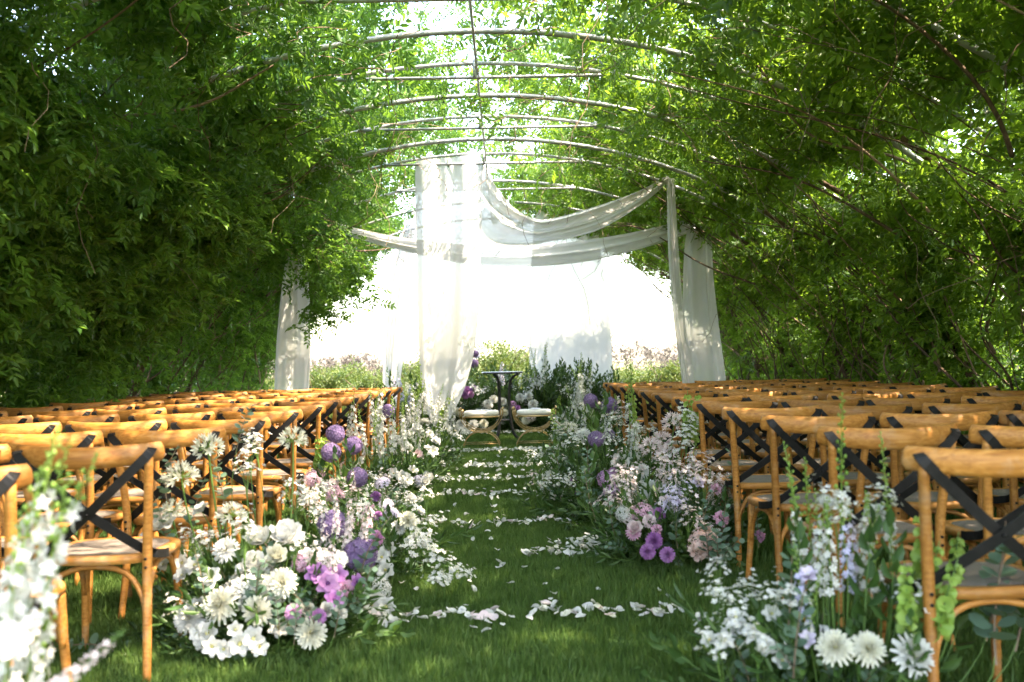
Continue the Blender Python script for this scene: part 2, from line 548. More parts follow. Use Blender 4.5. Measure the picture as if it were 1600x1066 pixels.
def grass_piece(n, spread, h0, h1, w, seed, lean=0.5):
    r = np.random.default_rng(abs(int(seed)))
    mb = MB()
    for _ in range(n):
        a, d = r.uniform(0, 2 * PI), spread * math.sqrt(r.uniform())
        x, y = d * math.cos(a), d * math.sin(a)
        h = r.uniform(h0, h1)
        b = r.uniform(0, 2 * PI)
        lx, ly = lean * h * r.uniform(0.2, 1) * math.cos(b), lean * h * r.uniform(0.2, 1) * math.sin(b)
        c = r.uniform(0, PI)
        wx, wy = w * math.cos(c) * 0.5, w * math.sin(c) * 0.5
        mb.add([(x - wx, y - wy, -0.004), (x + wx, y + wy, -0.004),
                (x + lx * .4 - wx * .8, y + ly * .4 - wy * .8, h * .55), (x + lx * .4 + wx * .8, y + ly * .4 + wy * .8, h * .55),
                (x + lx, y + ly, h)], [(0, 1, 3, 2), (2, 3, 4)])
    return mb


def lawn_grass():
    pts = []
    for y0, y1, x0, x1, dens in ((2.6, 7, -2.2, 2.3, 520), (7, 13, -2.2, 2.3, 300), (13, 20, -4.2, 4.1, 130), (2.6, 13, -4.6, -2.2, 110), (2.6, 13, 2.3, 4.3, 110)):
        n = int((y1 - y0) * (x1 - x0) * dens)
        pts.append(np.stack([rng.uniform(x0, x1, n), rng.uniform(y0, y1, n), np.zeros(n)], 1))
    pos = np.concatenate(pts)
    n = len(pos)
    rot = np.stack([rng.normal(0, .12, n), rng.normal(0, .12, n), rng.uniform(0, 2 * PI, n)], 1)
    patch = 0.5 + 0.5 * np.sin(pos[:, 0] * 2.1 + np.sin(pos[:, 1] * 1.3) * 2) * np.sin(pos[:, 1] * 1.7 + pos[:, 0])
    scl = rng.uniform(0.7, 1.15, n) * (0.8 + 0.35 * patch)
    pieces = [grass_piece(34, 0.065, 0.025, 0.060, 0.0042, 10 + k) for k in range(3)]
    pieces.append(grass_piece(26, 0.07, 0.035, 0.085, 0.005, 20, 0.8))
    var = rng.choice(4, n, p=[.31, .31, .3, .08])
    scatter('grass', pieces, [M_GRASS], pos, rot, scl, var)


lawn_grass()


# ------------------------------------------------------------------ the meadow beyond the tunnel
def meadow():
    n = 15000
    y = 20.3 + 50 * rng.uniform(0, 1, n) ** 1.6
    x = rng.uniform(-1, 1, n) * (5.5 + (y - 20) * 0.33)
    # beside the tunnel as well, thin, seen through the vines
    n2 = 2500
    x2 = np.concatenate([rng.uniform(5.2, 11, n2 // 2), rng.uniform(-12, -5.6, n2 // 2)])
    y2 = rng.uniform(4, 24, n2)
    pos = np.stack([np.concatenate([x, x2]), np.concatenate([y, y2]), np.zeros(n + n2) - .01], 1)
    n += n2
    rot = np.stack([rng.normal(0, .1, n), rng.normal(0, .1, n), rng.uniform(0, 2 * PI, n)], 1)
    pieces = [grass_piece(26, 0.22, 0.18, 0.55, 0.012, 40 + k, 0.5) for k in range(3)]
    scatter('meadow_grass', pieces, [M_MEADOW], pos, rot, rng.uniform(0.5, 1.35, n), rng.integers(0, 3, n))


meadow()


def leaf_quad(mb, base, d, side, l, w, fold=0.25, mi=0, droop=0.15):
    """A pointed leaf: two quads folded along the midrib."""
    base, d, side = Vector(base), Vector(d).normalized(), Vector(side)
    side = (side - d * side.dot(d)).normalized()
    up = side.cross(d)
    tip = base + d * l - up * (droop * l)
    m1 = base + d * (l * .33)
    m2 = base + d * (l * .68) - up * (droop * l * .35)
    h = up * (w * fold)
    mb.add([tuple(base), tuple(m1 + side * w * .5 + h), tuple(m2 + side * w * .42 + h), tuple(tip),
            tuple(m2 - side * w * .42 + h), tuple(m1 - side * w * .5 + h)], [(0, 1, 2, 3), (0, 3, 4, 5)], mi)


def bush_piece(n, r, l, w, seed):
    rr = np.random.default_rng(seed)
    mb = MB()
    for _ in range(n):
        d = Vector(rr.normal(size=3)).normalized()
        d.z = d.z * .6 + .25
        p = Vector(rr.normal(size=3)).normalized() * r * rr.uniform(.2, 1)
        leaf_quad(mb, p, d, Vector(rr.normal(size=3)), l * rr.uniform(.7, 1.2), w)
    return mb


def ellipsoid_pts(n, c, rad, shell=0.5, seed=0):
    r = np.random.default_rng(abs(int(seed)))
    v = r.normal(size=(n, 3)); v /= np.linalg.norm(v, axis=1)[:, None]
    q = (shell + (1 - shell) * r.uniform(size=n))[:, None]
    lump = 1 + 0.22 * np.sin(v[:, 0] * 5 + seed) * np.cos(v[:, 1] * 4 + seed * 2) + 0.15 * np.sin(v[:, 2] * 7 + seed)
    return np.asarray(c) + v * q * np.asarray(rad) * lump[:, None]


SHRUB_PIECES = [bush_piece(16, 0.16, 0.07, 0.03, 60 + k) for k in range(3)]


def shrub(x, y, h, w, label, seed, mat=None):
    t = thing('shrub', label, 'shrub', (x, y, 0), 0, 'shrubs in the meadow beyond the tunnel')
    mb = MB()
    r = random.Random(seed)
    for k in range(6):
        a = r.uniform(0, 2 * PI)
        mb.tube(bez((0, 0, -.02), (0.1 * math.cos(a), .1 * math.sin(a), h * .5), (w * .5 * math.cos(a), w * .5 * math.sin(a), h * .9), 6), [.02, .017, .014, .011, .008, .005], 5)
    link('stems', mb.mesh('shrub_stems', M_BARK), t)
    n = int(170 * w * h + 40)
    pos = ellipsoid_pts(n, (0, 0, h * .52), (w * .5, w * .45, h * .5), .35, seed)
    pos[:, 2] = np.maximum(pos[:, 2], .03)
    scatter('foliage', SHRUB_PIECES, [mat or M_SHRUB], pos, rng.uniform(-PI, PI, (n, 3)), rng.uniform(.7, 1.3, n), rng.integers(0, 3, n), t)


for k, (px, d, h, w, lab) in enumerate([
        (505, 24, 1.15, 1.5, 'sunlit green shrub beside the left outer drape'),
        (545, 27, 1.25, 1.9, 'broad yellow-green shrub between the two left drapes'),
        (580, 22.5, 0.95, 1.2, 'low green shrub left of the rear left drape'),
        (775, 24, 1.65, 2.1, 'tall pale olive shrub rising behind the black table'),
        (815, 29, 1.35, 2.2, 'rounded yellow-green shrub right behind the olive shrub'),
        (980, 25, 0.95, 1.1, 'small light green shrub right of the rear centre drape'),
        (1012, 23, 0.9, 1.0, 'low leafy shrub above the right block of chairs'),
        (1050, 23, 1.15, 1.2, 'upright leafy shrub beside the narrow right drape'),
        (1150, 22.5, 1.2, 1.4, 'green shrub at the foot of the right vine wall'),
        (655, 30, 1.2, 2.0, 'pale shrub seen through the wide front drape')]):
    q = at(px, 560, d)
    shrub(q.x, d, h, w, lab, 80 + k)


def scrub():
    n = 1500
    x = rng.uniform(-34, 40, n)
    y = rng.uniform(64, 76, n)
    top = 1.5 + 0.5 * np.sin(x * .33) + .3 * np.sin(x * 1.1) + np.where(x > 3, .9, 0)
    pos = np.stack([x, y, rng.uniform(0, 1, n) * top], 1)
    pieces = [bush_piece(26, 0.55, 0.34, 0.06, 70 + k) for k in range(3)]
    o = scatter('distant_scrub', pieces, [M_SCRUB], pos, rng.uniform(-PI, PI, (n, 3)), rng.uniform(.8, 1.4, n), rng.integers(0, 3, n))


scrub()

# ------------------------------------------------------------------ the tunnel: pipe hoops
AX, AA, AB = -0.2, 4.9, 3.75       # centre, half width and height of every hoop


def hoop_pt(th, y, inset=0.0):
    """th = 0 right foot ... pi left foot."""
    return Vector((AX + (AA - inset) * math.cos(th), y, (AB - inset) * math.sin(th)))


TIED = [12.25 + 1.85 * k for k in range(-7, 4)]          # hoops with a tie bar
frame_t = thing('tunnel_frame', 'grey galvanised pipe hoops and rods framing the whole vine tunnel', 'tunnel frame', (AX, 12.25, 0))


def framepart(name, mb, label=None):
    me = mb.mesh(name, M_PIPE)
    o = link(name, me, frame_t, (-AX, -12.25, 0))
    if label: o['label'] = label
    return o


for i, y in enumerate(TIED):
    if y < 0.5:
        continue
    mb = MB().tube([hoop_pt(t, y) for t in np.linspace(0, PI, 49)], 0.018, 8)
    framepart('hoop', mb)
    if y > 14.5:
        continue
    z = 3.62
    mb = MB().tube([(AX - 1.3, y - .028, z), (AX + 1.25, y - .028, z)], 0.015, 6)
    framepart('tie_bar', mb)
    for sx in (-1.24, 1.19):
        zt = AB * math.sqrt(1 - (sx / AA) ** 2)
        mb = MB().tube([(AX + sx, y - .014, z - .03), (AX + sx, y - .014, zt + .03)], 0.019, 6)
        framepart('clamp', mb)
    mb = MB().tube([(AX - .02, y - .05, z - .02), (AX - .02, y - .05, AB + .02)], 0.013, 6)
    framepart('strut', mb)
    if y < 11:
        ym = y + 0.925
        mb = MB().tube([hoop_pt(t, ym, .03) for t in np.linspace(0.35, PI - .35, 41)], 0.024, 8)
        framepart('heavy_hoop', mb, 'thicker hoop without a tie bar')
for th in (PI / 2, R(33), R(147), R(12), R(168)):
    a = hoop_pt(th, 0.5, .045); b = hoop_pt(th, 17.9, .045)
    framepart('purlin', MB().tube([a + (b - a) * t for t in np.linspace(0, 1, 12)], 0.011, 6))


# ------------------------------------------------------------------ the vines
def spray(seed, n_leaf, length, pods=False):
    """A hanging twig with pinnate leaves; grows along -Z from its origin."""
    r = random.Random(seed)
    mb = MB()
    bend = Vector((r.uniform(-.3, .3), r.uniform(-.3, .3), 0))
    path = [Vector((0, 0, 0)) + Vector((0, 0, -1)) * (length * t) + bend * (t * t * length) for t in np.linspace(0, 1, 6)]
    mb.tube(path, [.004, .0035, .003, .0025, .002, .0015], 3, 1, False)
    for k in range(n_leaf):
        t = (k + .6) / n_leaf
        p = Vector((0, 0, -length * t)) + bend * (t * t * length)
        a = k * 2.4 + r.uniform(-.4, .4)
        d = Vector((math.cos(a), math.sin(a), r.uniform(-.7, .25))).normalized()
        L = r.uniform(.15, .25)
        nl = r.choice([4, 4, 5])
        side = d.cross(Vector((0, 0, 1))).normalized()
        q = [p + d * (L * s) + Vector((0, 0, -1)) * (L * .35 * s * s) for s in np.linspace(0, 1, 5)]
        mb.tube(q, .0014, 3, 1, False)
        for j in range(nl):
            s = .28 + .66 * j / (nl - 1)
            c = p + d * (L * s) + Vector((0, 0, -1)) * (L * .35 * s * s)
            for sg in (-1, 1):
                dd = (d * .55 + side * sg + Vector((0, 0, r.uniform(-.65, -.1)))).normalized()
                leaf_quad(mb, c, dd, d + Vector((0, 0, r.uniform(-.4, .4))), r.uniform(.062, .092) * (1.05 - .2 * s), r.uniform(.025, .034), .22, 0, r.uniform(.05, .3))
        leaf_quad(mb, q[-1], d + Vector((0, 0, -.8)), side, .068, .026, .2, 0, .2)
    return mb


def strand(seed):
    r = random.Random(seed)
    mb = MB()
    L = r.uniform(.3, .5)
    path = [Vector((.03 * math.sin(t * 5 + seed), .03 * math.cos(t * 4), -L * t)) for t in np.linspace(0, 1, 8)]
    mb.tube(path, .0035, 4, 0, False)
    return mb


SPRAYS = [spray(200 + k, 7, .42) for k in range(4)] + [strand(300)]


def vine(side, y0, y1, label, dens, roof, trim_ridge=False, dark=False, seed=0):
    """side -1 left, +1 right; covers y0..y1 from the ground to the ridge."""
    ym = (y0 + y1) / 2
    foot = hoop_pt(0 if side > 0 else PI, ym)
    t = thing('climbing_vine', label, 'vine', (foot.x, ym, 0), 0, 'vines climbing over the tunnel frame')
    o = Vector((foot.x, ym, 0))
    r = np.random.default_rng(900 + seed)

    def S(u, y, inset):       # u 0 foot .. 1 ridge
        th = u * PI / 2
        p = hoop_pt(th if side > 0 else PI - th, y, inset)
        return p
    # trunk, then stems fanning over the hoops
    mb = MB()
    base_r = r.uniform(.045, .07)
    us = np.linspace(0, .55, 14)
    yy = ym + r.uniform(-.4, .4)
    path = [S(u, yy + .12 * math.sin(u * 14 + seed) + (u * r.uniform(-.1, .1)), .12 + .05 * math.sin(u * 9)) - o for u in us]
    path[0].z = -.05
    mb.tube(path, list(np.linspace(base_r, base_r * .45, 14)), 7)
    link('trunk', mb.mesh('trunk', M_BARK), t)
    mb = MB(); mp = MB()
    ns = 20 if side > 0 else 18
    for k in range(ns):
        u0 = 0 if k < ns * .45 else r.uniform(.05, .5)
        u1 = min(.80, u0 + r.uniform(.2, .5))
        ya = r.uniform(y0 - .1, y1 + .1)
        dy = r.normal(0, .35 if u0 == 0 else 1.2) - .3 * r.uniform()
        amp, ph = r.uniform(.03, .17), r.uniform(0, 6)
        ins = r.uniform(.02, .42)
        m = 16
        path = []
        for q in range(m):
            s = q / (m - 1)
            u = u0 + (u1 - u0) * s
            path.append(S(u, ya + dy * s + amp * math.sin(s * 9 + ph) , ins + amp * math.sin(s * 7 + ph * 2)) - o)
        if u0 == 0:
            path[0].z = -.03
        rad = r.uniform(.006, .016) if r.uniform() < .8 else r.uniform(.014, .021)
        (mp if r.uniform() < .35 else mb).tube(path, list(np.linspace(rad, rad * .35, m)), 4, 0, False)
    for k in range(46):       # fine tangled twigs
        u = r.uniform(.1, .98); y = r.uniform(y0, y1)
        p = S(u, y, r.uniform(0, .35)) - o
        d = Vector(r.normal(size=3)) * .3 + Vector((0, -.25, -.1))
        path = [p + d * s + Vector((.05 * math.sin(s * 8 + k), .05 * math.cos(s * 7 + k), -.08 * s * s)) for s in np.linspace(0, 1.3, 8)]
        (mp if r.uniform() < .5 else mb).tube(path, .0032, 3, 0, False)
    link('stems', mb.mesh('stems', M_BARK), t)['kind'] = 'stuff'
    link('dry_stems', mp.mesh('dry_stems', M_BARK_PALE), t)['kind'] = 'stuff'
    # foliage
    W = y1 - y0
    n = int(dens * W)
    u = r.uniform(0, 1, n * 3)
    y = r.uniform(y0, y1, n * 3)
    clump = .5 + .5 * np.sin(u * 17 + seed * 1.7 + np.sin(y * 2.3) * 1.5) * np.sin(y * 3.1 + seed + u * 6)
    if side < 0:
        prof = np.interp(u, [0, .10, .19, .30, .45, .62, .75, .86, 1], [.20, .26, .42, .66, .92, .88, .5, roof * .29, roof * .08])
        ins_m = np.interp(u, [0, .15, .45, .62, .75, .85, 1], [.3, .5, .6, .42, .12, -.12, -.3])
    else:
        prof = np.interp(u, [0, .05, .12, .35, .55, .75, .86, 1], [.35, .5, .66, .72, .72, .5, roof * .29, roof * .08])
        ins_m = np.interp(u, [0, .2, .4, .6, .75, .85, 1], [.0, .0, -.06, -.05, 0, -.15, -.3])
    if trim_ridge:
        prof = np.where(u > (.76 if side < 0 else .96), 0, prof)  # right roof leaves added nearly to the ridge to shade the rear drapes
    keep = r.uniform(size=n * 3) < prof * (.35 + .9 * clump)
    u, y, ins_m = u[keep][:n], y[keep][:n], ins_m[keep][:n]
    k = len(u)
    ins = ins_m * np.where(ins_m > 0, r.uniform(-.25, 1.15, k), r.uniform(.3, 1.3, k)) + r.normal(0, .10, k)
    if y0 > 10.2:
        ins = ins * (.35 if y0 > 11.9 else .55) - .12
    pos = np.array([S(a, b, c) - o for a, b, c in zip(u, y, ins)])
    pos[:, 2] = np.maximum(pos[:, 2] + .12, .25)
    # twigs hang on the walls, stick out sideways and up on the roof
    tilt = np.where(u > (.66 if side < 0 else .5), r.uniform(1.0, 2.7, k), np.abs(r.normal(0, .55, k)))
    rot = np.stack([tilt, r.normal(0, .3, k), r.uniform(0, 2 * PI, k)], 1)
    var = r.integers(0, 4, k)
    if side < 0 and 11.9 < y0 < 13:       # loose branches hanging into the opening
        mb = MB()
        ex = []
        for (qx, qy, ex_, ey_) in ((500, 330, 556, 400), (480, 370, 530, 450), (474, 410, 505, 480), (495, 365, 570, 425)):
            dd = 13.2 + r.uniform(-.4, .6)
            a_, b_ = at(qx, qy, dd) - o, at(ex_, ey_, dd - .2) - o
            pth = bez(a_, (a_ + b_) / 2 + Vector((0, 0, .12)), b_, 8)
            mb.tube(pth, list(np.linspace(.007, .002, 8)), 4, 0, False)
            for _ in range(15):
                ex.append(pth[int(r.integers(1, 8))] + Vector(r.normal(0, .07, 3)))
        link('branches', mb.mesh('branches', M_BARK), t)
        m = len(ex)
        pos = np.concatenate([pos, np.array([tuple(p) for p in ex])])
        rot = np.concatenate([rot, np.stack([np.abs(r.normal(0, .5, m)), r.normal(0, .3, m), r.uniform(0, 2 * PI, m)], 1)])
        u = np.concatenate([u, np.zeros(m)]); k += m
        var = r.integers(0, 4, k)
    st = (u > .5) & (r.uniform(size=k) < .10)
    var[st] = 4
    rot[st, 0] = r.normal(0, .1, st.sum())
    scl = .55 + .75 * r.uniform(0, 1, k) ** 1.4
    scatter('foliage', SPRAYS, [M_LEAF if side < 0 else M_LEAF_R, M_STEM], pos, rot, scl, var, t)


BAYS = [(12.25 + 1.85 * (k - 1), 12.25 + 1.85 * k) for k in range(-6, 5)]
ORD = ['first', 'second', 'third', 'fourth', 'fifth', 'sixth', 'seventh', 'eighth', 'ninth', 'tenth', 'eleventh', 'twelfth']
for k, (a, b) in enumerate(BAYS):
    nb = len(BAYS) - 1 - k
    far = a > 15
    for side in (-1, 1):
        sn = 'left' if side < 0 else 'right'
        lk = 'dense leafy vine' if side < 0 else 'backlit vine with bare stems'
        lab = f'{lk} on {sn} tunnel wall, {ORD[nb]} bay from the meadow'
        vine(side, a, b, lab, (640 if a < 11.5 else 400) if side < 0 else 560, 1.7 if a > 13.5 and side > 0 else 0.85, far, seed=k * 2 + (side > 0))  # far right roof thickened to throw shade on the rear drapes


# ------------------------------------------------------------------ cross-back chairs
def chair_meshes():
    d = {}
    # top rail: bentwood, ends curl towards the sitter
    xs = np.linspace(-.265, .265, 15)
    path = [(x, -.318 + .098 * (abs(x) / .265) ** 2.0, .840 + .014 * (x / .265) ** 2) for x in xs]
    rad = [.042 * (1 - .12 * (abs(x) / .265) ** 2) for x in xs]
    path = [(-.273, -.214, .855)] + path + [(.273, -.214, .855)]
    rad = [.020] + rad + [.020]
    d['top_rail'] = MB().tube(path, rad, 10, 0, True, (.50, 1.0)).mesh('top_rail', M_WOOD)
    for s, nm in ((-1, 'rear_left'), (1, 'rear_right')):
        p = catmull([(s * .215, -.265, -.01), (s * .205, -.222, .22), (s * .203, -.205, .45), (s * .215, -.225, .64), (s * .235, -.268, .835)], 4)
        d[nm] = MB().tube(p, list(np.interp(np.linspace(0, 1, len(p)), [0, .5, 1], [.0155, .0195, .0165])), 8).mesh('rear_post', M_WOOD)
        p = catmull([(s * .182, .188, .43), (s * .190, .196, .25), (s * .205, .222, -.01)], 4)
        d['front' + nm[4:]] = MB().tube(p, list(np.linspace(.0195, .0145, len(p))), 8).mesh('front_leg', M_WOOD)
        p = catmull([(s * .204, -.215, .235), (s * .201, -.195, .31), (s * .197, -.12, .395), (s * .193, -.01, .418), (s * .190, .10, .395), (s * .190, .165, .31), (s * .192, .185, .235)], 3)
        d['side_bow' + nm[4:]] = MB().tube(p, .0115, 6).mesh('side_bow', M_WOOD)
        # iron strap from the rail's end over the middle to the far side of the seat
        q = catmull([(s * .246, -.262, .868), (s * .229, -.284, .838), (s * .10, -.268 - .012 * s, .715), (0, -.246 - .006 * s, .625), (-s * .11, -.205, .535), (-s * .195, -.165, .470), (-s * .232, -.11, .452), (-s * .238, -.07, .449)], 4)
        mb = MB(); vs, fs = [], []
        for i, c in enumerate(q):
            tv = (q[min(i + 1, len(q) - 1)] - q[max(i - 1, 0)]).normalized()
            nrm = Vector((0, -1, 0)) if i < len(q) * .75 else Vector((-s, -.5, 0)).normalized()
            w = tv.cross(nrm).normalized() * .017
            nn = w.normalized().cross(tv).normalized() * .003
            vs += [c + w + nn, c - w + nn, c - w - nn, c + w - nn]
        for i in range(len(q) - 1):
            for j in range(4):
                fs.append((i * 4 + j, i * 4 + (j + 1) % 4, i * 4 + 4 + (j + 1) % 4, i * 4 + 4 + j))
        fs += [(3, 2, 1, 0), tuple(4 * (len(q) - 1) + j for j in range(4))]
        me = mb.add([tuple(v) for v in vs], fs).mesh('strap', M_STRAP, False)
        d['strap' + nm[4:]] = me
    p = catmull([(-.200, -.222, .225), (-.185, -.212, .31), (-.12, -.195, .395), (0, -.185, .420), (.12, -.195, .395), (.185, -.212, .31), (.200, -.222, .225)], 3)
    d['rear_bow'] = MB().tube(p, .0115, 6).mesh('rear_bow', M_WOOD)
    # seat frame: rounded trapezoid ring; woven seat inside
    ring = []
    for a in np.linspace(0, 2 * PI, 28, endpoint=False):
        c, s_ = math.cos(a), math.sin(a)
        e = .62
        x = .232 * math.copysign(abs(c) ** e, c); y = .222 * math.copysign(abs(s_) ** e, s_)
        x *= 1 - .06 * (-y / .22)
        ring.append((x, y))
    vs, fs = [], []
    prof = [(1.0, .432), (1.0, .452), (.985, .461), (.93, .465), (.83, .463), (.83, .445), (.84, .430)]
    k = len(prof)
    for x, y in ring:
        for sc, z in prof:
            vs.append((x * sc, y * sc, z))
    n = len(ring)
    for i in range(n):
        for j in range(k):
            i2, j2 = (i + 1) % n, (j + 1) % k
            fs.append((i * k + j, i2 * k + j, i2 * k + j2, i * k + j2))
    d['seat_frame'] = MB().add(vs, fs).mesh('seat_frame', M_WOOD)
    vs, fs = [(0, 0, .455)], []
    for sc, z in ((.45, .4575), (.86, .4625)):
        vs += [(x * sc, y * sc, z) for x, y in ring]
    for i in range(n):
        i2 = (i + 1) % n
        fs.append((0, 1 + i, 1 + i2)); fs.append((1 + i, 1 + n + i, 1 + n + i2, 1 + i2))
    d['woven_seat'] = MB().add(vs, fs).mesh('woven_seat', M_WEAVE)
    # screw heads at the strap crossing and the posts
    mb = MB()
    for c in ((0, -.262, .625), (-.203, -.228, .452), (.203, -.228, .452), (-.203, -.226, .42), (.203, -.226, .42)):
        mb.tube([(c[0], c[1] + .008, c[2]), (c[0], c[1] - .002, c[2])], .006, 6)
    d['screw_heads'] = mb.mesh('screw_heads', M_STRAP)
    return d


CH = chair_meshes()
PART_NAMES = [('seat_frame', 'seat_frame'), ('woven_seat', 'woven_seat'), ('top_rail', 'top_rail'), ('rear_left', 'rear_post'), ('rear_right', 'rear_post'),
              ('front_left', 'front_leg'), ('front_right', 'front_leg'), ('strap_left', 'iron_strap'), ('strap_right', 'iron_strap'),
              ('side_bow_left', 'side_bow'), ('side_bow_right', 'side_bow'), ('rear_bow', 'rear_bow'), ('screw_heads', 'screw_heads')]
proto = None
FROM_AISLE = ['aisle-end', 'second-from-aisle', 'middle', 'fourth-from-aisle', 'outermost']
crng = random.Random(5)


def place_chair(x, y, rz, label):
    global proto
    if proto is None:
        proto = thing('cross_back_chair', label, 'chair', (x, y, 0), rz, 'cross-back chairs in rows either side of the aisle')
        for key, nm in PART_NAMES:
            o = link(nm, CH[key], proto)
            if nm == 'screw_heads': o['kind'] = 'stuff'
        return proto
    c = proto.copy(); COL.objects.link(c)
    c.location = (x, y, 0); c.rotation_euler = (0, 0, rz); c['label'] = label
    for ch in proto.children:
        q = ch.copy(); COL.objects.link(q); q.parent = c
    return c


NROW = 12
for row in range(NROW):
    d = 2.85 + .858 * row
    for sgn, side, x0 in ((-1, 'left', -1.27), (1, 'right', 1.16)):
        for k in range(5):
            w = .566
            xc = x0 + sgn * (.27 + w * k) + crng.uniform(-.02, .02) - (.035 if sgn < 0 else -.015) - (.12 if sgn < 0 and row == 0 else 0)
            yc = d + .30 + crng.uniform(-.05, .05)
            # wholly outside the picture: leave out
            if (abs(xc) - .34) / (yc + .25) > .535:
                continue
            if row == 0 and abs(xc) - .27 > 1.25 and k > 0:
                continue
            rz = sgn * R(3.5) * crng.uniform(.1, 1) + R(crng.gauss(0, 2.8))
            rn = 'the row nearest the altar' if row == NROW - 1 else f'{ORD[NROW - 1 - row]} row from the altar'
            place_chair(xc, yc, rz, f'honey wood {FROM_AISLE[k]} chair in {rn}, {side} block')

# ------------------------------------------------------------------ drapes
def drape(name, label, edge_a, edge_b, folds, amp, across=40, smooth_n=7, jitter=0, group='white sheer drapes over the altar'):
    """Cloth between two edges given as (px, py, d); folds run along the edges."""
    A = catmull([at(*p) for p in edge_a], smooth_n)
    B = catmull([at(*p) for p in edge_b], smooth_n)
    n = len(A)
    r = np.random.default_rng(hash_of(label))
    ph = r.uniform(0, 6, 4)
    vs, fs = [], []
    for i in range(n):
        a, b = A[i], B[i]
        t = i / (n - 1)
        acr = (b - a)
        along = (A[min(i + 1, n - 1)] - A[max(i - 1, 0)] + B[min(i + 1, n - 1)] - B[max(i - 1, 0)]).normalized()
        nrm = acr.cross(along).normalized()
        for j in range(across + 1):
            s = j / across
            f = math.sin(s * folds * 2 * PI + ph[0] + .8 * math.sin(t * 3 + ph[1])) + .45 * math.sin(s * folds * 4.7 * PI + ph[2] + t * 2.2)
            f += .5 * math.sin(s * 2.3 * PI + t * 4 + ph[3]) + .22 * math.sin(s * 31 + 5 * math.sin(t * 2 + ph[0])) * (1 - .7 * t)
            q = s + .012 * math.sin(s * folds * 2 * PI + ph[1])
            p = a.lerp(b, q) + nrm * (amp * f * (.55 + .45 * math.sin(PI * min(1, t * 1.2 + .15))))
            vs.append(tuple(p))
    w = across + 1
    for i in range(n - 1):
        for j in range(across):
            fs.append((i * w + j, i * w + j + 1, (i + 1) * w + j + 1, (i + 1) * w + j))
    mb = MB().add(vs, fs)
    me = mb.mesh(name, M_SHEER)
    o = link(name, me)
    return tag(o, label, 'drape', group)


def hash_of(s):
    h = 0
    for c in s:
        h = (h * 131 + ord(c)) % 1000003
    return h


dG, dH, dJ = 12.22, 14.1, 17.8
drape('hanging_drape', 'wide white sheer drape hung from the front hoop, swept left at its foot',
      [(650, 252, dG), (649, 300, dG), (652, 400, dG), (654, 500, dG), (658, 590, dG), (668, 640, dG - .1), (678, 668, dG - .15)],
      [(751, 240, dG), (752, 300, dG), (750, 400, dG), (747, 490, dG), (738, 560, dG), (722, 615, dG - .1), (697, 664, dG - .15)], 1.4, .040, 60)
drape('hanging_drape', 'narrow white drape hanging from the front hoop on the right',
      [(1042, 277, dG), (1044, 400, dG), (1052, 500, dG), (1066, 600, dG), (1070, 640, dG)],
      [(1053, 279, dG), (1060, 400, dG), (1069, 500, dG), (1085, 600, dG), (1090, 640, dG)], 1.2, .05, 24)
drape('hanging_drape', 'sheer drape on the right hoop end, gathered to a point at its top',
      [(1084, 346, dH), (1070, 370, dH), (1066, 430, dH), (1067, 510, dH), (1075, 600, dH), (1077, 660, dH)],
      [(1100, 344, dH), (1112, 370, dH), (1116, 430, dH), (1125, 510, dH), (1136, 600, dH), (1138, 660, dH)], 1.7, .05, 36)
drape('hanging_drape', 'white drape hanging against the left vine wall, its top lost in leaves',
      [(456, 340, dH), (444, 420, dH), (434, 510, dH), (429, 600, dH), (429, 660, dH)],
      [(470, 340, dH), (480, 420, dH), (486, 500, dH), (484, 600, dH), (482, 660, dH)], 1.3, .06, 32)
drape('hanging_drape', 'broad see-through drape hanging in the middle behind the altar flowers',
      [(836, 328, dJ), (828, 420, dJ), (825, 500, dJ), (826, 580, dJ), (826, 640, dJ)],
      [(930, 328, dJ), (944, 420, dJ), (955, 500, dJ), (959, 580, dJ), (960, 640, dJ)], 1.5, .03, 44)
drape('hanging_drape', 'rear drape left of the wide front drape, falling in two soft folds',
      [(640, 330, dJ), (612, 420, dJ), (601, 500, dJ), (598, 580, dJ), (598, 640, dJ)],
      [(652, 330, dJ), (650, 420, dJ), (641, 500, dJ), (627, 580, dJ), (620, 640, dJ)], 2.0, .09, 32)
drape('swag', 'lower white swag dipping across the tunnel from side to side',
      [(520, 347, dH), (570, 361, dH), (640, 374, dH), (760, 386, dH), (850, 384, dH), (960, 369, dH), (1040, 352, dH), (1086, 343, dH)],
      [(520, 360, dH), (570, 376, dH), (640, 394, dH), (740, 413, dH), (830, 416, dH), (930, 406, dH), (1030, 380, dH), (1087, 360, dH)], 1.6, .05, 18)
drape('swag', 'upper white swag falling from the wide drape and rising to the right hoop',
      [(751, 246, dG), (775, 290, dG + .3), (808, 326, dG + .8), (850, 342, dG + 1.2), (930, 322, dG + 1.0), (1000, 297, dG + .4), (1043, 275, dG)],
      [(751, 372, dG + .1), (775, 386, dG + .4), (812, 386, dG + .9), (850, 380, dG + 1.2), (930, 362, dG + 1.0), (1000, 322, dG + .4), (1043, 284, dG)], 2.2, .05, 30)

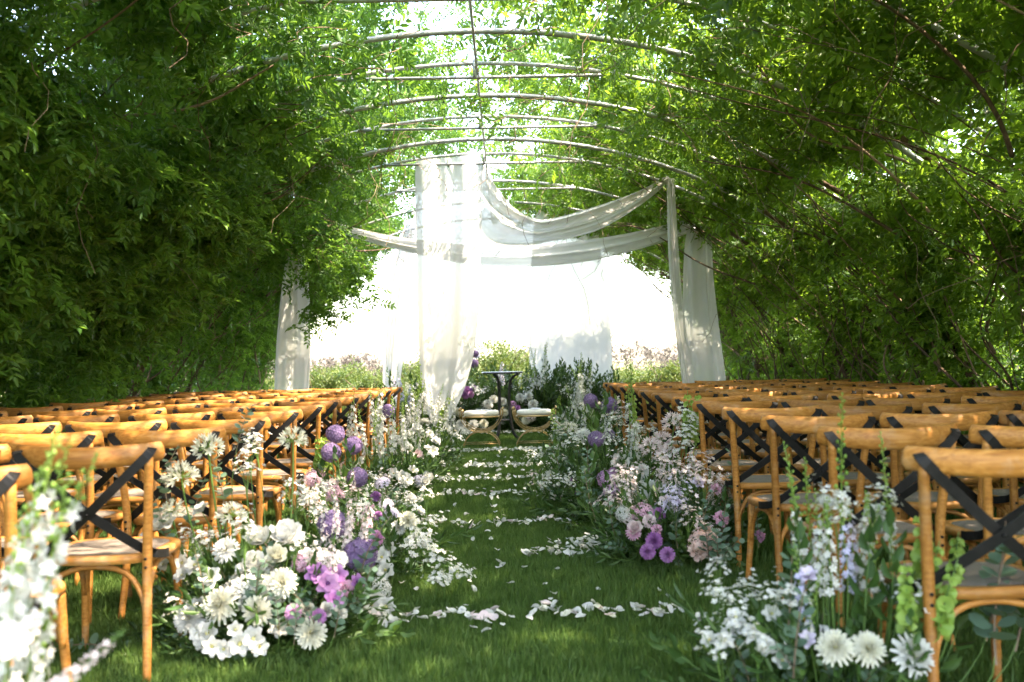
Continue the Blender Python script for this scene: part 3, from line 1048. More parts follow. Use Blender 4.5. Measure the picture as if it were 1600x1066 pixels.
# ------------------------------------------------------------------ altar furniture
def altar_table():
    c = at(787, 690, 15.0)
    t = thing('pedestal_table', 'small round black iron pedestal table between the two stools', 'table', (c.x, 15.0, 0))
    top = MB().lathe([(.0, .995), (.30, .995), (.315, 1.003), (.315, 1.018), (.305, 1.026), (.0, 1.026)], 28)
    link('table_top', top.mesh('table_top', M_TOP), t)
    for k in range(3):
        a = PI / 2 + k * 2 * PI / 3 + .5
        ca, sa = math.cos(a), math.sin(a)
        path = catmull([(r * ca, r * sa, z) for r, z in ((.25, .99), (.165, .95), (.115, .86), (.10, .70), (.10, .45), (.12, .25), (.155, .10), (.225, .015))], 4)
        mb = MB().tube(path, list(np.interp(np.linspace(0, 1, len(path)), [0, .3, 1], [.016, .020, .024])), 8)
        leg = link('leg', mb.mesh('table_leg', M_IRON), t)
        cu = [( (.10 - .045 * math.cos(s)) * ca, (.10 - .045 * math.cos(s)) * sa, .82 + .06 * math.sin(s)) for s in np.linspace(0, 1.7 * PI, 12)]
        link('scroll', MB().tube(cu, .009, 6).mesh('scroll', M_IRON), leg)
    rg = [(.10 * math.cos(s), .10 * math.sin(s), .30) for s in np.linspace(0, 2 * PI, 17)]
    link('ring', MB().tube(rg, .010, 6).mesh('ring', M_IRON), t)
    return t


altar_table()


def stool(px, label, paper, tilt):
    d = 13.75
    c = at(px, 690, d)
    t = thing('curule_stool', label, 'stool', (c.x, d, 0), R(random.uniform(-4, 4)), 'pair of gold stools before the altar')
    s = MB()
    s.lathe([(0, .435), (.19, .435), (.235, .445), (.243, .47), (.235, .497), (.20, .508), (0, .512)], 28)
    me = s.mesh('cushion', M_CUSHION)
    v = np.zeros(len(me.vertices) * 3); me.vertices.foreach_get('co', v); v = v.reshape(-1, 3)
    a = np.arctan2(v[:, 1], v[:, 0]); r = np.hypot(v[:, 0], v[:, 1])
    sq = 1 / np.maximum(np.abs(np.cos(a)) ** 4 + np.abs(np.sin(a)) ** 4, 1e-6) ** .25
    v[:, 0] *= sq; v[:, 1] *= sq * .75
    me.vertices.foreach_set('co', v.ravel())
    link('cushion', me, t)
    link('seat_rim', MB().tube([(.245 * x, .185 * y, .425) for x, y in [(math.copysign(abs(math.cos(q)) ** .5, math.cos(q)), math.copysign(abs(math.sin(q)) ** .5, math.sin(q))) for q in np.linspace(0, 2 * PI, 33)]], .011, 6).mesh('seat_rim', M_GOLD), t)
    for y in (-.15, .15):
        for dx in (0, .028):
            up = [((.295 - dx) * math.sin(q), y, .50 - (.285 - dx) * math.cos(q) + .0) for q in np.linspace(-PI * .52, PI * .52, 25)]
            up = [(p[0] * (1.0), p[1], p[2]) for p in up]
            link('upper_arc', MB().tube(up, .0065, 6).mesh('upper_arc', M_GOLD), t)
        lo = [(.25 * math.sin(q), y, .0 + .225 * math.cos(q)) for q in np.linspace(-PI / 2, PI / 2, 21)]
        link('lower_arc', MB().tube(lo, .0075, 6).mesh('lower_arc', M_GOLD), t)
        link('foot_bar', MB().tube([(-.24, y, .06), (.24, y, .06)], .005, 6).mesh('foot_bar', M_GOLD), t)
        for sx in (-1, 1):
            link('finial', MB().lathe([(0, 0), (.014, .008), (.018, .022), (.012, .036), (0, .042)], 10, 0, (sx * .293, y, .51)).mesh('finial', M_GOLD), t)
    link('cross_bar', MB().tube([(0, -.15, .22), (0, .15, .22)], .010, 6).mesh('cross_bar', M_GOLD), t)
    # booklet lying on the cushion
    m = Matrix.Rotation(tilt, 3, 'Z')
    b = MB()
    for k in (0, 1):
        b.box(m @ Vector((0, .0, .516 + .0075 * k)), (.12, .17, .003), 0, m @ Matrix.Rotation(.06 * k, 3, 'Y'))
    o = link('booklet', b.mesh('booklet', M_PAPER, False), None, (c.x + .01, d, 0))
    tag(o, f'small white booklet lying on the {"left" if px < 790 else "right"} stool', 'booklet', 'booklets on the stools')


stool(753, 'gold stool with cream cushion, left of the black table', True, .5)
stool(836, 'gold stool with cream cushion, right of the black table', True, -.3)


# ------------------------------------------------------------------ flowers: the kinds
def petal_pts(l, w, cup=.2, tip=.0, nu=3, wide=.6):
    """A petal from the origin along +X, bent towards +Z; grid of nu x 2 quads."""
    vs = []
    for i in range(nu + 1):
        t = i / nu
        ww = w * .5 * max(.12, math.sin(PI * min(1, (t ** wide) * .93 + .04)) ** .75)
        if i == nu:
            ww = w * .16
        z = cup * l * t * t + tip * l * max(0, t - .6)
        for s in (-1, 0, 1):
            vs.append((l * t, s * ww, z + abs(s) * ww * .35))
    fs = []
    for i in range(nu):
        for j in range(2):
            fs.append((i * 3 + j, i * 3 + j + 1, i * 3 + 4 + j, i * 3 + 3 + j))
    return np.array(vs), fs


def put(mb, shape, M, loc=(0, 0, 0), mi=0):
    v, f = shape
    mb.add(v @ np.array(M).T + np.array(loc), f, mi)


def eul(x, y, z):
    return Euler((x, y, z)).to_matrix()


def ico(mb, c, r, mi=0, squash=1.0):
    ph = (1 + 5 ** .5) / 2
    v = np.array([(-1, ph, 0), (1, ph, 0), (-1, -ph, 0), (1, -ph, 0), (0, -1, ph), (0, 1, ph), (0, -1, -ph), (0, 1, -ph), (ph, 0, -1), (ph, 0, 1), (-ph, 0, -1), (-ph, 0, 1)], float)
    v = v / np.linalg.norm(v[0]) * r
    v[:, 2] *= squash
    f = [(0, 11, 5), (0, 5, 1), (0, 1, 7), (0, 7, 10), (0, 10, 11), (1, 5, 9), (5, 11, 4), (11, 10, 2), (10, 7, 6), (7, 1, 8), (3, 9, 4), (3, 4, 2), (3, 2, 6), (3, 6, 8), (3, 8, 9), (4, 9, 5), (2, 4, 11), (6, 2, 10), (8, 6, 7), (9, 8, 1)]
    mb.add(v + np.array(c), f, mi)


def floret(mb, c, axis, r, n=5, mi=0, cup=.35, ctr=None, q=random):
    Mx = frame(axis, q.uniform(0, 6))
    for k in range(n):
        a = 2 * PI * k / n
        Mr = Mx @ Matrix.Rotation(a, 3, 'Z')
        w = r * (1.9 / n + .25)
        vs = np.array([(0, 0, 0), (r * .55, -w * .5, cup * r * .5), (r, 0, cup * r), (r * .55, w * .5, cup * r * .5)])
        mb.add(vs @ np.array(Mr).T + np.array(c), [(0, 1, 2, 3)], mi)
    if ctr is not None:
        ico(mb, Vector(c) + Vector(axis).normalized() * r * .12, r * .17, ctr)


def fib(n, lo=-1.0):
    out = []
    for i in range(n):
        z = 1 - (1 - lo) * (i + .5) / n
        a = i * 2.39996
        rr = math.sqrt(max(0, 1 - z * z))
        out.append(Vector((rr * math.cos(a), rr * math.sin(a), z)))
    return out


def m_dahlia(seed, r=.06, pom=False):
    q = random.Random(seed); mb = MB()
    layers = 8 if pom else 7
    for i in range(layers):
        f = i / (layers - 1)
        n = 19 - i if not pom else 18 - i
        l = r * (1 - .50 * f) * q.uniform(.95, 1.05)
        sh = petal_pts(l, r * (.30 - .05 * f), .05 + .3 * f, -.15 + .3 * f, 3)
        for k in range(n):
            el = (-.12 + 1.42 * f) if not pom else (-.7 + 1.9 * f)
            M = eul(0, 0, 2 * PI * (k + .5 * (i % 2)) / n + q.uniform(-.1, .1)) @ eul(0, -el + q.uniform(-.12, .12), 0) @ eul(q.uniform(-.25, .25), 0, 0)
            put(mb, sh, M, (0, 0, r * .1 * f), 0)
    ico(mb, (0, 0, r * .22), r * .2, 1, .9)
    for k in range(6):
        a = k * PI / 3
        put(mb, petal_pts(r * .4, r * .2, -.2), eul(0, 0, a) @ eul(0, .5, 0), (0, 0, -r * .08), 2)
    return mb


def m_peony(seed, r=.055):
    q = random.Random(seed); mb = MB()
    for i, (n, el, l, w, cup) in enumerate(((6, .15, 1.0, 1.05, .55), (7, .55, .98, 1.0, .6), (7, .9, .92, .9, .5), (8, 1.15, .84, .7, .4), (7, 1.4, .72, .55, .2))):
        sh = petal_pts(r * l, r * w, cup, -.1, 4, .8)
        for k in range(n):
            M = eul(0, 0, 2 * PI * k / n + i * .5 + q.uniform(-.2, .2)) @ eul(0, -el + q.uniform(-.12, .12), 0) @ eul(q.uniform(-.3, .3), 0, 0)
            put(mb, sh, M, (0, 0, 0), 0)
    for k in range(5):
        put(mb, petal_pts(r * .5, r * .3, .3), eul(0, 0, k * 1.26) @ eul(0, .2, 0), (0, 0, -r * .1), 2)
    return mb


def m_carnation(seed, r=.04):
    q = random.Random(seed); mb = MB()
    for d in fib(46, -.15):
        sh = petal_pts(r * .55, r * .55, q.uniform(-.2, .5), q.uniform(-.3, .6), 2, .9)
        M = frame(d, q.uniform(0, 6)) @ eul(0, -PI / 2 + q.uniform(-.5, .5), 0)
        put(mb, sh, M, tuple(d * r * .5), 0)
    put(mb, petal_pts(r * .4, r * .3, .3), eul(0, .3, 0), (0, 0, -r * .2), 2)
    return mb


def m_allium(seed, r=.055):
    q = random.Random(seed); mb = MB()
    ico(mb, (0, 0, 0), r * .72, 1)
    for d in fib(150):
        d = (d + Vector((q.uniform(-.06, .06),) * 3)).normalized()
        floret(mb, tuple(d * r * q.uniform(.86, .98)), d, r * .22, 6, 0, .25, None, q)
    return mb


def m_agapanthus(seed, r=.075):
    q = random.Random(seed); mb = MB()
    for d in fib(21, -.2):
        rr = r * q.uniform(.8, 1.1)
        d = (d + Vector((q.uniform(-.15, .15), q.uniform(-.15, .15), 0))).normalized()
        b = d * rr * .60
        mb.tube([(0, 0, 0), tuple(b * .6 + Vector((0, 0, rr * .05))), tuple(b)], [.0018, .0016, .002], 3, 1, False)
        Mx = frame(d, q.uniform(0, 6))
        for k in range(6):
            sh = petal_pts(rr * .46, rr * .13, .0, 0, 2, .8)
            put(mb, sh, Mx @ eul(0, 0, k * PI / 3) @ eul(0, -1.0 + q.uniform(-.15, .15), 0), tuple(b), 0)
    return mb


def m_hydrangea(seed, r=.065, n=62, four=4):
    q = random.Random(seed); mb = MB()
    for d in fib(n, -.2):
        d = (d + Vector((q.uniform(-.12, .12), q.uniform(-.12, .12), q.uniform(-.1, .1)))).normalized()
        rr = r * q.uniform(.82, 1.02)
        floret(mb, (d.x * rr, d.y * rr, d.z * rr * .85), d, r * .27, four, 0, q.uniform(.1, .35), 1, q)
    ico(mb, (0, 0, 0), r * .62, 2, .8)
    return mb


def m_spike(seed, L=.42, r=.035, bud=.35, fl=34, five=5):
    q = random.Random(seed); mb = MB()
    bend = q.uniform(-.06, .06)
    for i in range(fl):
        t = i / fl
        a = i * 2.4 + q.uniform(-.3, .3)
        z = L * t
        off = bend * t * t
        d = Vector((math.cos(a), math.sin(a), .25 + .5 * t)).normalized()
        rr = r * (1.0 - .55 * t)
        c = d * rr * .75 + Vector((off, 0, z))
        if t < 1 - bud:
            floret(mb, tuple(c), d, r * (.72 - .3 * t), five, 0, .3, 1, q)
        else:
            ico(mb, tuple(c), r * (.30 - .17 * t), 2, 1.3)
            mb.tube([(off, 0, z - .01), tuple(c)], .0012, 3, 2, False)
    mb.tube([(bend * t * t, 0, L * t) for t in np.linspace(-.12, 1.03, 8)], list(np.linspace(.0036, .0012, 8)), 4, 2, False)
    ico(mb, (bend, 0, L * 1.02), r * .14, 2, 1.4)
    return mb


def m_cup(seed, r=.034):
    q = random.Random(seed); mb = MB()
    for i, (n, el) in enumerate(((6, .75), (5, 1.1))):
        sh = petal_pts(r * 1.35, r * 1.25, -.25, -.25, 4, .95)
        for k in range(n):
            put(mb, sh, eul(0, 0, 2 * PI * k / n + i * .6) @ eul(0, -el + q.uniform(-.1, .1), 0) @ eul(q.uniform(-.2, .2), 0, 0), (0, 0, -r * .3), 0)
    ico(mb, (0, 0, r * .12), r * .26, 1)
    return mb


def m_filler(seed, H=.16, R_=.07, n=44):
    """A loose head of tiny blossoms on fine branching stalks."""
    q = random.Random(seed); mb = MB()
    for k in range(7):
        a = k * .9 + q.uniform(-.3, .3); d = q.uniform(.25, 1) * R_
        e = Vector((d * math.cos(a), d * math.sin(a), H * q.uniform(.55, 1)))
        mb.tube(bez((0, 0, -.02), (0, 0, H * .4), e, 4), [.0022, .0018, .0014, .001], 3, 2, False)
        for j in range(n // 7):
            c = e + Vector((q.gauss(0, .016), q.gauss(0, .016), q.gauss(0, .016)))
            ax = (c - Vector((0, 0, H * .2))).normalized()
            floret(mb, tuple(c), ax + Vector((q.uniform(-.4, .4), q.uniform(-.4, .4), 0)), q.uniform(.009, .015), 5, 0, .3, 1 if j % 2 else None, q)
    return mb


def m_bells(seed, L=.30):
    q = random.Random(seed); mb = MB()
    bend = q.uniform(-.08, .08)
    mb.tube([(bend * t * t, 0, L * t) for t in np.linspace(-.15, 1, 7)], list(np.linspace(.004, .002, 7)), 5, 1, False)
    for i in range(7):
        t = .05 + .93 * i / 7
        for k in range(3):
            a = k * 2.1 + i * .9 + q.uniform(-.4, .4)
            d = Vector((math.cos(a), math.sin(a), .35)).normalized()
            c = Vector((bend * t * t, 0, L * t)) + d * .006
            rr = .030 * (1.15 - .6 * t) * q.uniform(.7, 1.15)
            Mx = frame(d)
            prof = [(rr * .2, 0), (rr * .65, rr * .55), (rr * 1.05, rr * .95)]
            vs, fs = [], []
            for (pr, pz) in prof:
                for j in range(6):
                    b = 2 * PI * j / 6
                    vs.append(tuple(Mx @ Vector((pr * math.cos(b), pr * math.sin(b), pz)) + c))
            for u in range(2):
                for j in range(6):
                    fs.append((u * 6 + j, u * 6 + (j + 1) % 6, u * 6 + 6 + (j + 1) % 6, u * 6 + 6 + j))
            mb.add(vs, fs, 0)
    return mb


def m_euca(seed, L=.24):
    q = random.Random(seed); mb = MB()
    bend = Vector((q.uniform(-.1, .1), q.uniform(-.1, .1), 0))
    path = [bend * (t * t) + Vector((0, 0, L * t)) for t in np.linspace(-.1, 1, 7)]
    mb.tube(path, list(np.linspace(.003, .0012, 7)), 4, 1, False)
    for i in range(9):
        t = .1 + .9 * i / 9
        for sg in (-1, 1):
            a = i * 1.3 + (0 if sg > 0 else PI)
            d = Vector((math.cos(a), math.sin(a), .5)).normalized()
            c = bend * (t * t) + Vector((0, 0, L * t))
            rr = .021 * (1.15 - .6 * t) * q.uniform(.8, 1.15)
            up = Vector((q.uniform(-.5, .5), q.uniform(-.5, .5), 1))
            side = d.cross(up).normalized()
            vs = [tuple(c + d * .006)]
            ctr = c + d * (.008 + rr)
            ring = [tuple(ctr - d * rr * math.cos(b) * .95 + side * rr * math.sin(b)) for b in np.linspace(.5, 2 * PI - .5, 8)]
            mb.add(vs + ring, [tuple(range(9))], 0)
    return mb


def m_greens(seed, L=.26, n=11, l=.075, w=.03):
    q = random.Random(seed); mb = MB()
    bend = Vector((q.uniform(-.12, .12), q.uniform(-.12, .12), 0))
    path = [bend * (t * t) + Vector((0, 0, L * t)) for t in np.linspace(-.1, 1, 6)]
    mb.tube(path, list(np.linspace(.003, .0012, 6)), 4, 1, False)
    for i in range(n):
        t = .08 + .92 * i / n
        a = i * 2.4
        d = Vector((math.cos(a), math.sin(a), .55 + .5 * t)).normalized()
        leaf_quad(mb, bend * (t * t) + Vector((0, 0, L * t)), d, Vector((-math.sin(a), math.cos(a), 0)), l * (1.1 - .4 * t) * q.uniform(.8, 1.2), w, .2, 0, .25)
    leaf_quad(mb, path[-1], Vector((0, 0, 1)) + bend, (1, 0, 0), l * .7, w * .8)
    return mb


# kind -> (object name, builder, materials, stem radius, axis kind)
def kinds():
    K = {}

    def add(key, name, builders, mats, stem=.0022, up=False):
        K[key] = (name, [b.mesh(key, mats) for b in builders], stem, up)
    G, B = M_STEM, M_BELL
    for c in ('white', 'cream', 'pink', 'blush'):
        add('dahlia_' + c, 'dahlia', [m_dahlia(1), m_dahlia(2)], [P[c], P['yellow'], G])
    for c in ('purple', 'mauve', 'white', 'pink'):
        add('mum_' + c, 'chrysanthemum', [m_dahlia(3, .045, True), m_dahlia(4, .045, True)], [P[c], P[c], G])
    for c in ('white', 'blush', 'cream'):
        add('peony_' + c, 'peony', [m_peony(5), m_peony(6)], [P[c], P[c], G])
    for c in ('pink', 'peach', 'mauve', 'white', 'blush'):
        add('carn_' + c, 'carnation', [m_carnation(7), m_carnation(8)], [P[c], P[c], G])
    add('allium', 'allium', [m_allium(9, .062), m_allium(10, .062)], [P['allium'], P['allium']], .004)
    add('agap_white', 'agapanthus', [m_agapanthus(11), m_agapanthus(12)], [P['cream'], M_BELL], .0042)
    add('agap_pink', 'agapanthus', [m_agapanthus(13), m_agapanthus(14)], [P['blush'], M_STEM], .0042)
    for c, ct in (('white', 'cream'), ('pink', 'blush'), ('mauve', 'mauve'), ('peach', 'blush'), ('lilac', 'white'), ('blush', 'cream')):
        add('hyd_' + c, 'hydrangea', [m_hydrangea(15), m_hydrangea(16)], [P[c], P[ct], M_GREEN], .004)
    add('stock_white', 'stock_spike', [m_spike(17), m_spike(18, bud=.25)], [P['white'], P['cream'], M_BELL], .0035, True)
    add('stock_blush', 'stock_spike', [m_spike(19, .3, .03, .2), m_spike(20, .3, .03, .15)], [P['blush'], P['cream'], M_STEM], .003, True)
    add('delph_blue', 'delphinium', [m_spike(21, .45, .036, .35, 34), m_spike(22, .42, .036, .3, 32)], [P['blue'], P['white'], M_BELL], .0035, True)
    add('delph_lilac', 'delphinium', [m_spike(23, .36, .034, .2, 30), m_spike(24, .36, .034, .25, 30)], [P['lilac'], P['white'], M_BELL], .0035, True)
    add('bud_spike', 'delphinium', [m_spike(25, .42, .03, .75, 34), m_spike(26, .42, .03, .8, 34)], [P['white'], P['cream'], M_BELL], .0035, True)
    for c, ct in (('white', 'yellow'), ('mauve', 'dark'), ('purple', 'dark'), ('lilac', 'white'), ('blush', 'yellow')):
        add('cup_' + c, 'lisianthus', [m_cup(27), m_cup(28)], [P[c], P[ct]])
    for c in ('white', 'blush', 'lilac'):
        add('fill_' + c, 'filler_blossom', [m_filler(29), m_filler(30), m_filler(31)], [P[c], P['yellow'], M_STEM], .0022, True)
    add('bells', 'bells_of_ireland', [m_bells(32), m_bells(33)], [M_BELL, M_STEM], .003, True)
    add('euca', 'eucalyptus_sprig', [m_euca(34), m_euca(35), m_euca(36)], [M_EUCA, M_BARK_PALE], .0022, True)
    add('leafy', 'leafy_sprig', [m_greens(37), m_greens(38), m_greens(39)], [M_GREEN, M_STEM], .0025, True)
    return K


KIND = kinds()
GREEN_PIECES = [m_greens(41), m_greens(42, .2, 13, .05, .024), m_euca(43), m_greens(44, .3, 9, .11, .016)]
GREEN_MATS = [M_GREEN, M_STEM]
frng = random.Random(11)


def flower(arr, base, key, pos, size=1.0, axis=None):
    """One bloom of arrangement arr at world point pos with its stem running down to base."""
    name, meshes, sr, up = KIND[key]
    pos, base = Vector(pos), Vector(base)
    out = pos - (base + Vector((0, 0, .10)))
    if axis is None:
        if up:
            axis = Vector((out.x * .35, out.y * .35, 1)) + Vector((frng.gauss(0, .10), frng.gauss(0, .10), 0))
        else:
            axis = out.normalized() + Vector((0, -.75, .45)) + Vector((frng.gauss(0, .25), frng.gauss(0, .2), frng.gauss(0, .2)))
            if key == 'allium' or key.startswith('agap'):
                axis = Vector((out.x * .2, out.y * .2 - .15, 1))
    Mx = frame(axis, frng.uniform(0, 6)).to_4x4()
    o = bpy.data.objects.new(name, frng.choice(meshes))
    COL.objects.link(o)
    o.parent = arr
    s = size * frng.uniform(.93, 1.07)
    o.matrix_local = Matrix.Translation(pos - arr.location) @ Mx @ Matrix.Diagonal((s, s, s, 1))
    full = Matrix.Translation(pos) @ Mx @ Matrix.Diagonal((s, s, s, 1))
    inv = full.inverted()
    ax = Vector(axis).normalized()
    foot = base + Vector(((pos.x - base.x) * .35 + frng.gauss(0, .02), (pos.y - base.y) * .35 + frng.gauss(0, .02), 0))
    foot.z = .0
    L = (pos - foot).length
    path = [inv @ p for p in bez(pos, pos - ax * L * .45, foot, 6)]
    link('stem', MB().tube(path, sr / s, 4, 0, False).mesh('stem', M_STEM), o)
    return o


def arrangement(label, px, py, d, rx, ry, h, blooms, fill, nfill, ngreen, extra_bases=(), gz=.42):
    """px, py, d: foot of the arrangement. blooms: (kind, px, py, d, size). fill: [(kind, weight, size, height range)]."""
    c = at(px, py, d)
    base = Vector((c.x, c.y, 0))
    arr = thing('flower_arrangement', label, 'flower arrangement', base, 0, 'flower arrangements along the aisle and altar')
    bases = [base] + [Vector((at(*b).x, b[2], 0)) for b in extra_bases]
    for bl in blooms:
        key, qx, qy, qd, sz = bl[:5]
        p = at(qx, qy, qd)
        p.z = max(p.z, .05)
        b = min(bases, key=lambda q: (q.xy - p.xy).length)
        flower(arr, b, key, p, sz, bl[5] if len(bl) > 5 else None)
    keys = [f[0] for f in fill]; wts = [f[1] for f in fill]
    for k in range(nfill):
        f = fill[frng.choices(range(len(fill)), wts)[0]]
        b = frng.choice(bases)
        th = frng.uniform(0, 2 * PI)
        lo, hi = f[3]
        zz = frng.uniform(lo, hi)
        sp = math.sqrt(max(.08, 1 - (zz / (h * 1.15)) ** 2)) * frng.uniform(.55, 1.0)
        p = Vector((b.x + rx * sp * math.cos(th), b.y + ry * sp * math.sin(th), max(.05, zz)))
        flower(arr, b, f[0], p, f[2] * frng.uniform(.85, 1.15))
    # the bed of greenery that hides the stems' feet
    pos, rot = [], []
    for b in bases:
        n = ngreen // len(bases)
        q = ellipsoid_pts(n, (b.x - base.x, b.y - base.y, h * .12), (rx * .9, ry * .9, h * gz), .15, int(px + b.x * 50))
        q[:, 2] = np.abs(q[:, 2])
        for v in q:
            o = Vector((v[0] - (b.x - base.x), v[1] - (b.y - base.y), v[2] * .8 + .12))
            e = frame(o + Vector((frng.gauss(0, .12), frng.gauss(0, .12), frng.gauss(0, .1))), frng.uniform(0, 6)).to_euler()
            pos.append(v * np.array((.8, .8, .8))); rot.append(tuple(e))
    n = len(pos)
    if n:
        scatter('greenery', GREEN_PIECES[:2] + GREEN_PIECES[3:], GREEN_MATS, np.array(pos), np.array(rot), rng.uniform(.6, 1.15, n), rng.integers(0, 3, n), arr)
        m = n // 6
        ii = rng.choice(n, m, replace=False)
        scatter('eucalyptus', [GREEN_PIECES[2]], [M_EUCA, M_BARK_PALE], np.array(pos)[ii] * 1.08, np.array(rot)[ii], rng.uniform(.7, 1.2, m), np.zeros(m), arr)
    return arr


# ---- left front: tall blurred stock spikes close to the camera
arrangement('tall blurred white stock spikes rising at the left picture edge', 30, 1066, 1.95, .22, .24, .6, [
    ('stock_white', 15, 1035, 1.95, 1.0, (.36, 0, 1)), ('stock_white', -5, 1010, 1.98, 1.0, (.40, 0, 1)), ('stock_white', 40, 1075, 1.9, .95, (.22, 0, 1)), ('stock_white', -20, 1090, 1.9, .95, (.25, 0, 1)),
    ('bud_spike', 45, 930, 2.1, .75, (.25, 0, 1)), ('bud_spike', 20, 900, 2.15, .7, (.35, 0, 1)), ('stock_white', 5, 1100, 1.85, .8, (.1, 0, 1)), ('bud_spike', 60, 1060, 2.0, .7, (.2, 0, 1)),
    ('stock_blush', 70, 1085, 1.9, .6, (.9, 0, .6)), ('cup_white', 15, 1010, 1.8, .8), ('cup_white', 40, 990, 1.85, .7)],
    [('fill_white', 2, .9, (.15, .4)), ('leafy', 2, .9, (.1, .3))], 10, 60)

# ---- left main arrangement
arrangement('big white and purple arrangement in front of the left aisle-end chairs', 415, 975, 4.3, .52, .40, .5, [
    ('agap_white', 325, 703, 4.3, 1.05), ('agap_white', 283, 748, 4.2, 1.15), ('agap_white', 458, 690, 4.5, 1.05), ('agap_white', 362, 808, 4.2, 1.0), ('agap_white', 268, 801, 4.25, .9),
    ('cup_white', 245, 824, 4.2, 1.2), ('cup_white', 232, 838, 4.25, 1.1), ('cup_white', 262, 818, 4.22, 1.1), ('cup_white', 314, 797, 4.3, 1.0),
    ('fill_white', 392, 745, 4.5, 1.1), ('fill_white', 386, 775, 4.45, 1.1), ('fill_white', 462, 815, 4.6, 1.2), ('fill_white', 480, 830, 4.5, 1.1), ('fill_white', 404, 725, 4.55, 1),
    ('peony_white', 446, 846, 4.25, 1.5), ('peony_white', 407, 848, 4.3, 1.15), ('peony_white', 397, 890, 4.15, 1.25), ('peony_cream', 432, 872, 4.15, 1.0),
    ('dahlia_white', 353, 860, 4.12, .95), ('dahlia_cream', 441, 910, 4.0, 1.1), ('dahlia_cream', 344, 946, 3.95, 1.3), ('dahlia_cream', 402, 955, 3.92, 1.15),
    ('dahlia_white', 295, 966, 4.0, 1.1), ('dahlia_cream', 486, 989, 3.85, 1.05),
    ('hyd_white', 388, 922, 4.08, 1.35), ('hyd_white', 365, 932, 4.12, 1.1), ('hyd_white', 420, 925, 4.1, 1.1), ('hyd_white', 410, 905, 4.15, 1.0),
    ('cup_white', 305, 884, 4.1, 1.0), ('cup_white', 329, 905, 4.05, 1.15), ('cup_white', 325, 990, 3.9, 1.15), ('cup_white', 318, 1000, 3.9, 1.0), ('cup_white', 331, 1010, 3.85, 1.0),
    ('cup_white', 375, 1006, 3.85, 1.15), ('cup_white', 397, 998, 3.85, 1.1), ('cup_white', 368, 984, 3.85, .8), ('cup_white', 285, 900, 4.1, .9), ('cup_white', 310, 990, 3.9, .9), ('cup_white', 350, 1014, 3.85, .9),
    ('cup_white', 405, 1010, 3.85, .9), ('cup_white', 285, 880, 4.15, .9),
    ('mum_mauve', 458, 957, 3.9, .85), ('mum_purple', 497, 964, 3.88, .9), ('cup_mauve', 512, 912, 4.05, 1.2), ('cup_purple', 526, 900, 4.12, 1.1), ('cup_purple', 495, 898, 4.1, 1.1), ('cup_purple', 522, 937, 4.0, .9),
    ('hyd_blush', 502, 877, 4.2, .85), ('carn_pink', 541, 920, 4.1, .9), ('hyd_pink', 472, 880, 4.2, .7), ('cup_blush', 480, 870, 4.25, 1.0),
    ('peony_cream', 480, 952, 3.95, .62), ('peony_white', 510, 954, 3.95, .62), ('peony_white', 528, 959, 3.95, .6), ('cup_purple', 558, 910, 4.1, .8),
    ('allium', 563, 867, 4.3, 1.12), ('allium', 520, 820, 4.5, 1.15), ('stock_blush', 540, 870, 4.35, .8), ('stock_blush', 508, 858, 4.45, .8), ('stock_blush', 524, 835, 4.3, .6),
    ('bud_spike', 440, 860, 4.5, .7),
    ('euca', 436, 985, 3.9, .8), ('euca', 523, 990, 3.85, .8), ('euca', 265, 862, 4.2, 1), ('euca', 460, 1000, 3.85, .8), ('euca', 370, 700, 4.5, .9), ('euca', 350, 790, 4.4, 1), ('euca', 260, 780, 4.4, 1), ('euca', 495, 995, 3.85, .8), ('euca', 300, 830, 4.35, 1)],
    [('fill_white', 3, .9, (.1, .42)), ('euca', 2, 1, (.05, .3)), ('leafy', 1, .8, (.03, .15)), ('cup_white', 3, .95, (.08, .35)), ('stock_blush', 1, .7, (.2, .4))], 50, 230)
# a small eucalyptus twig lies alone by the first chair

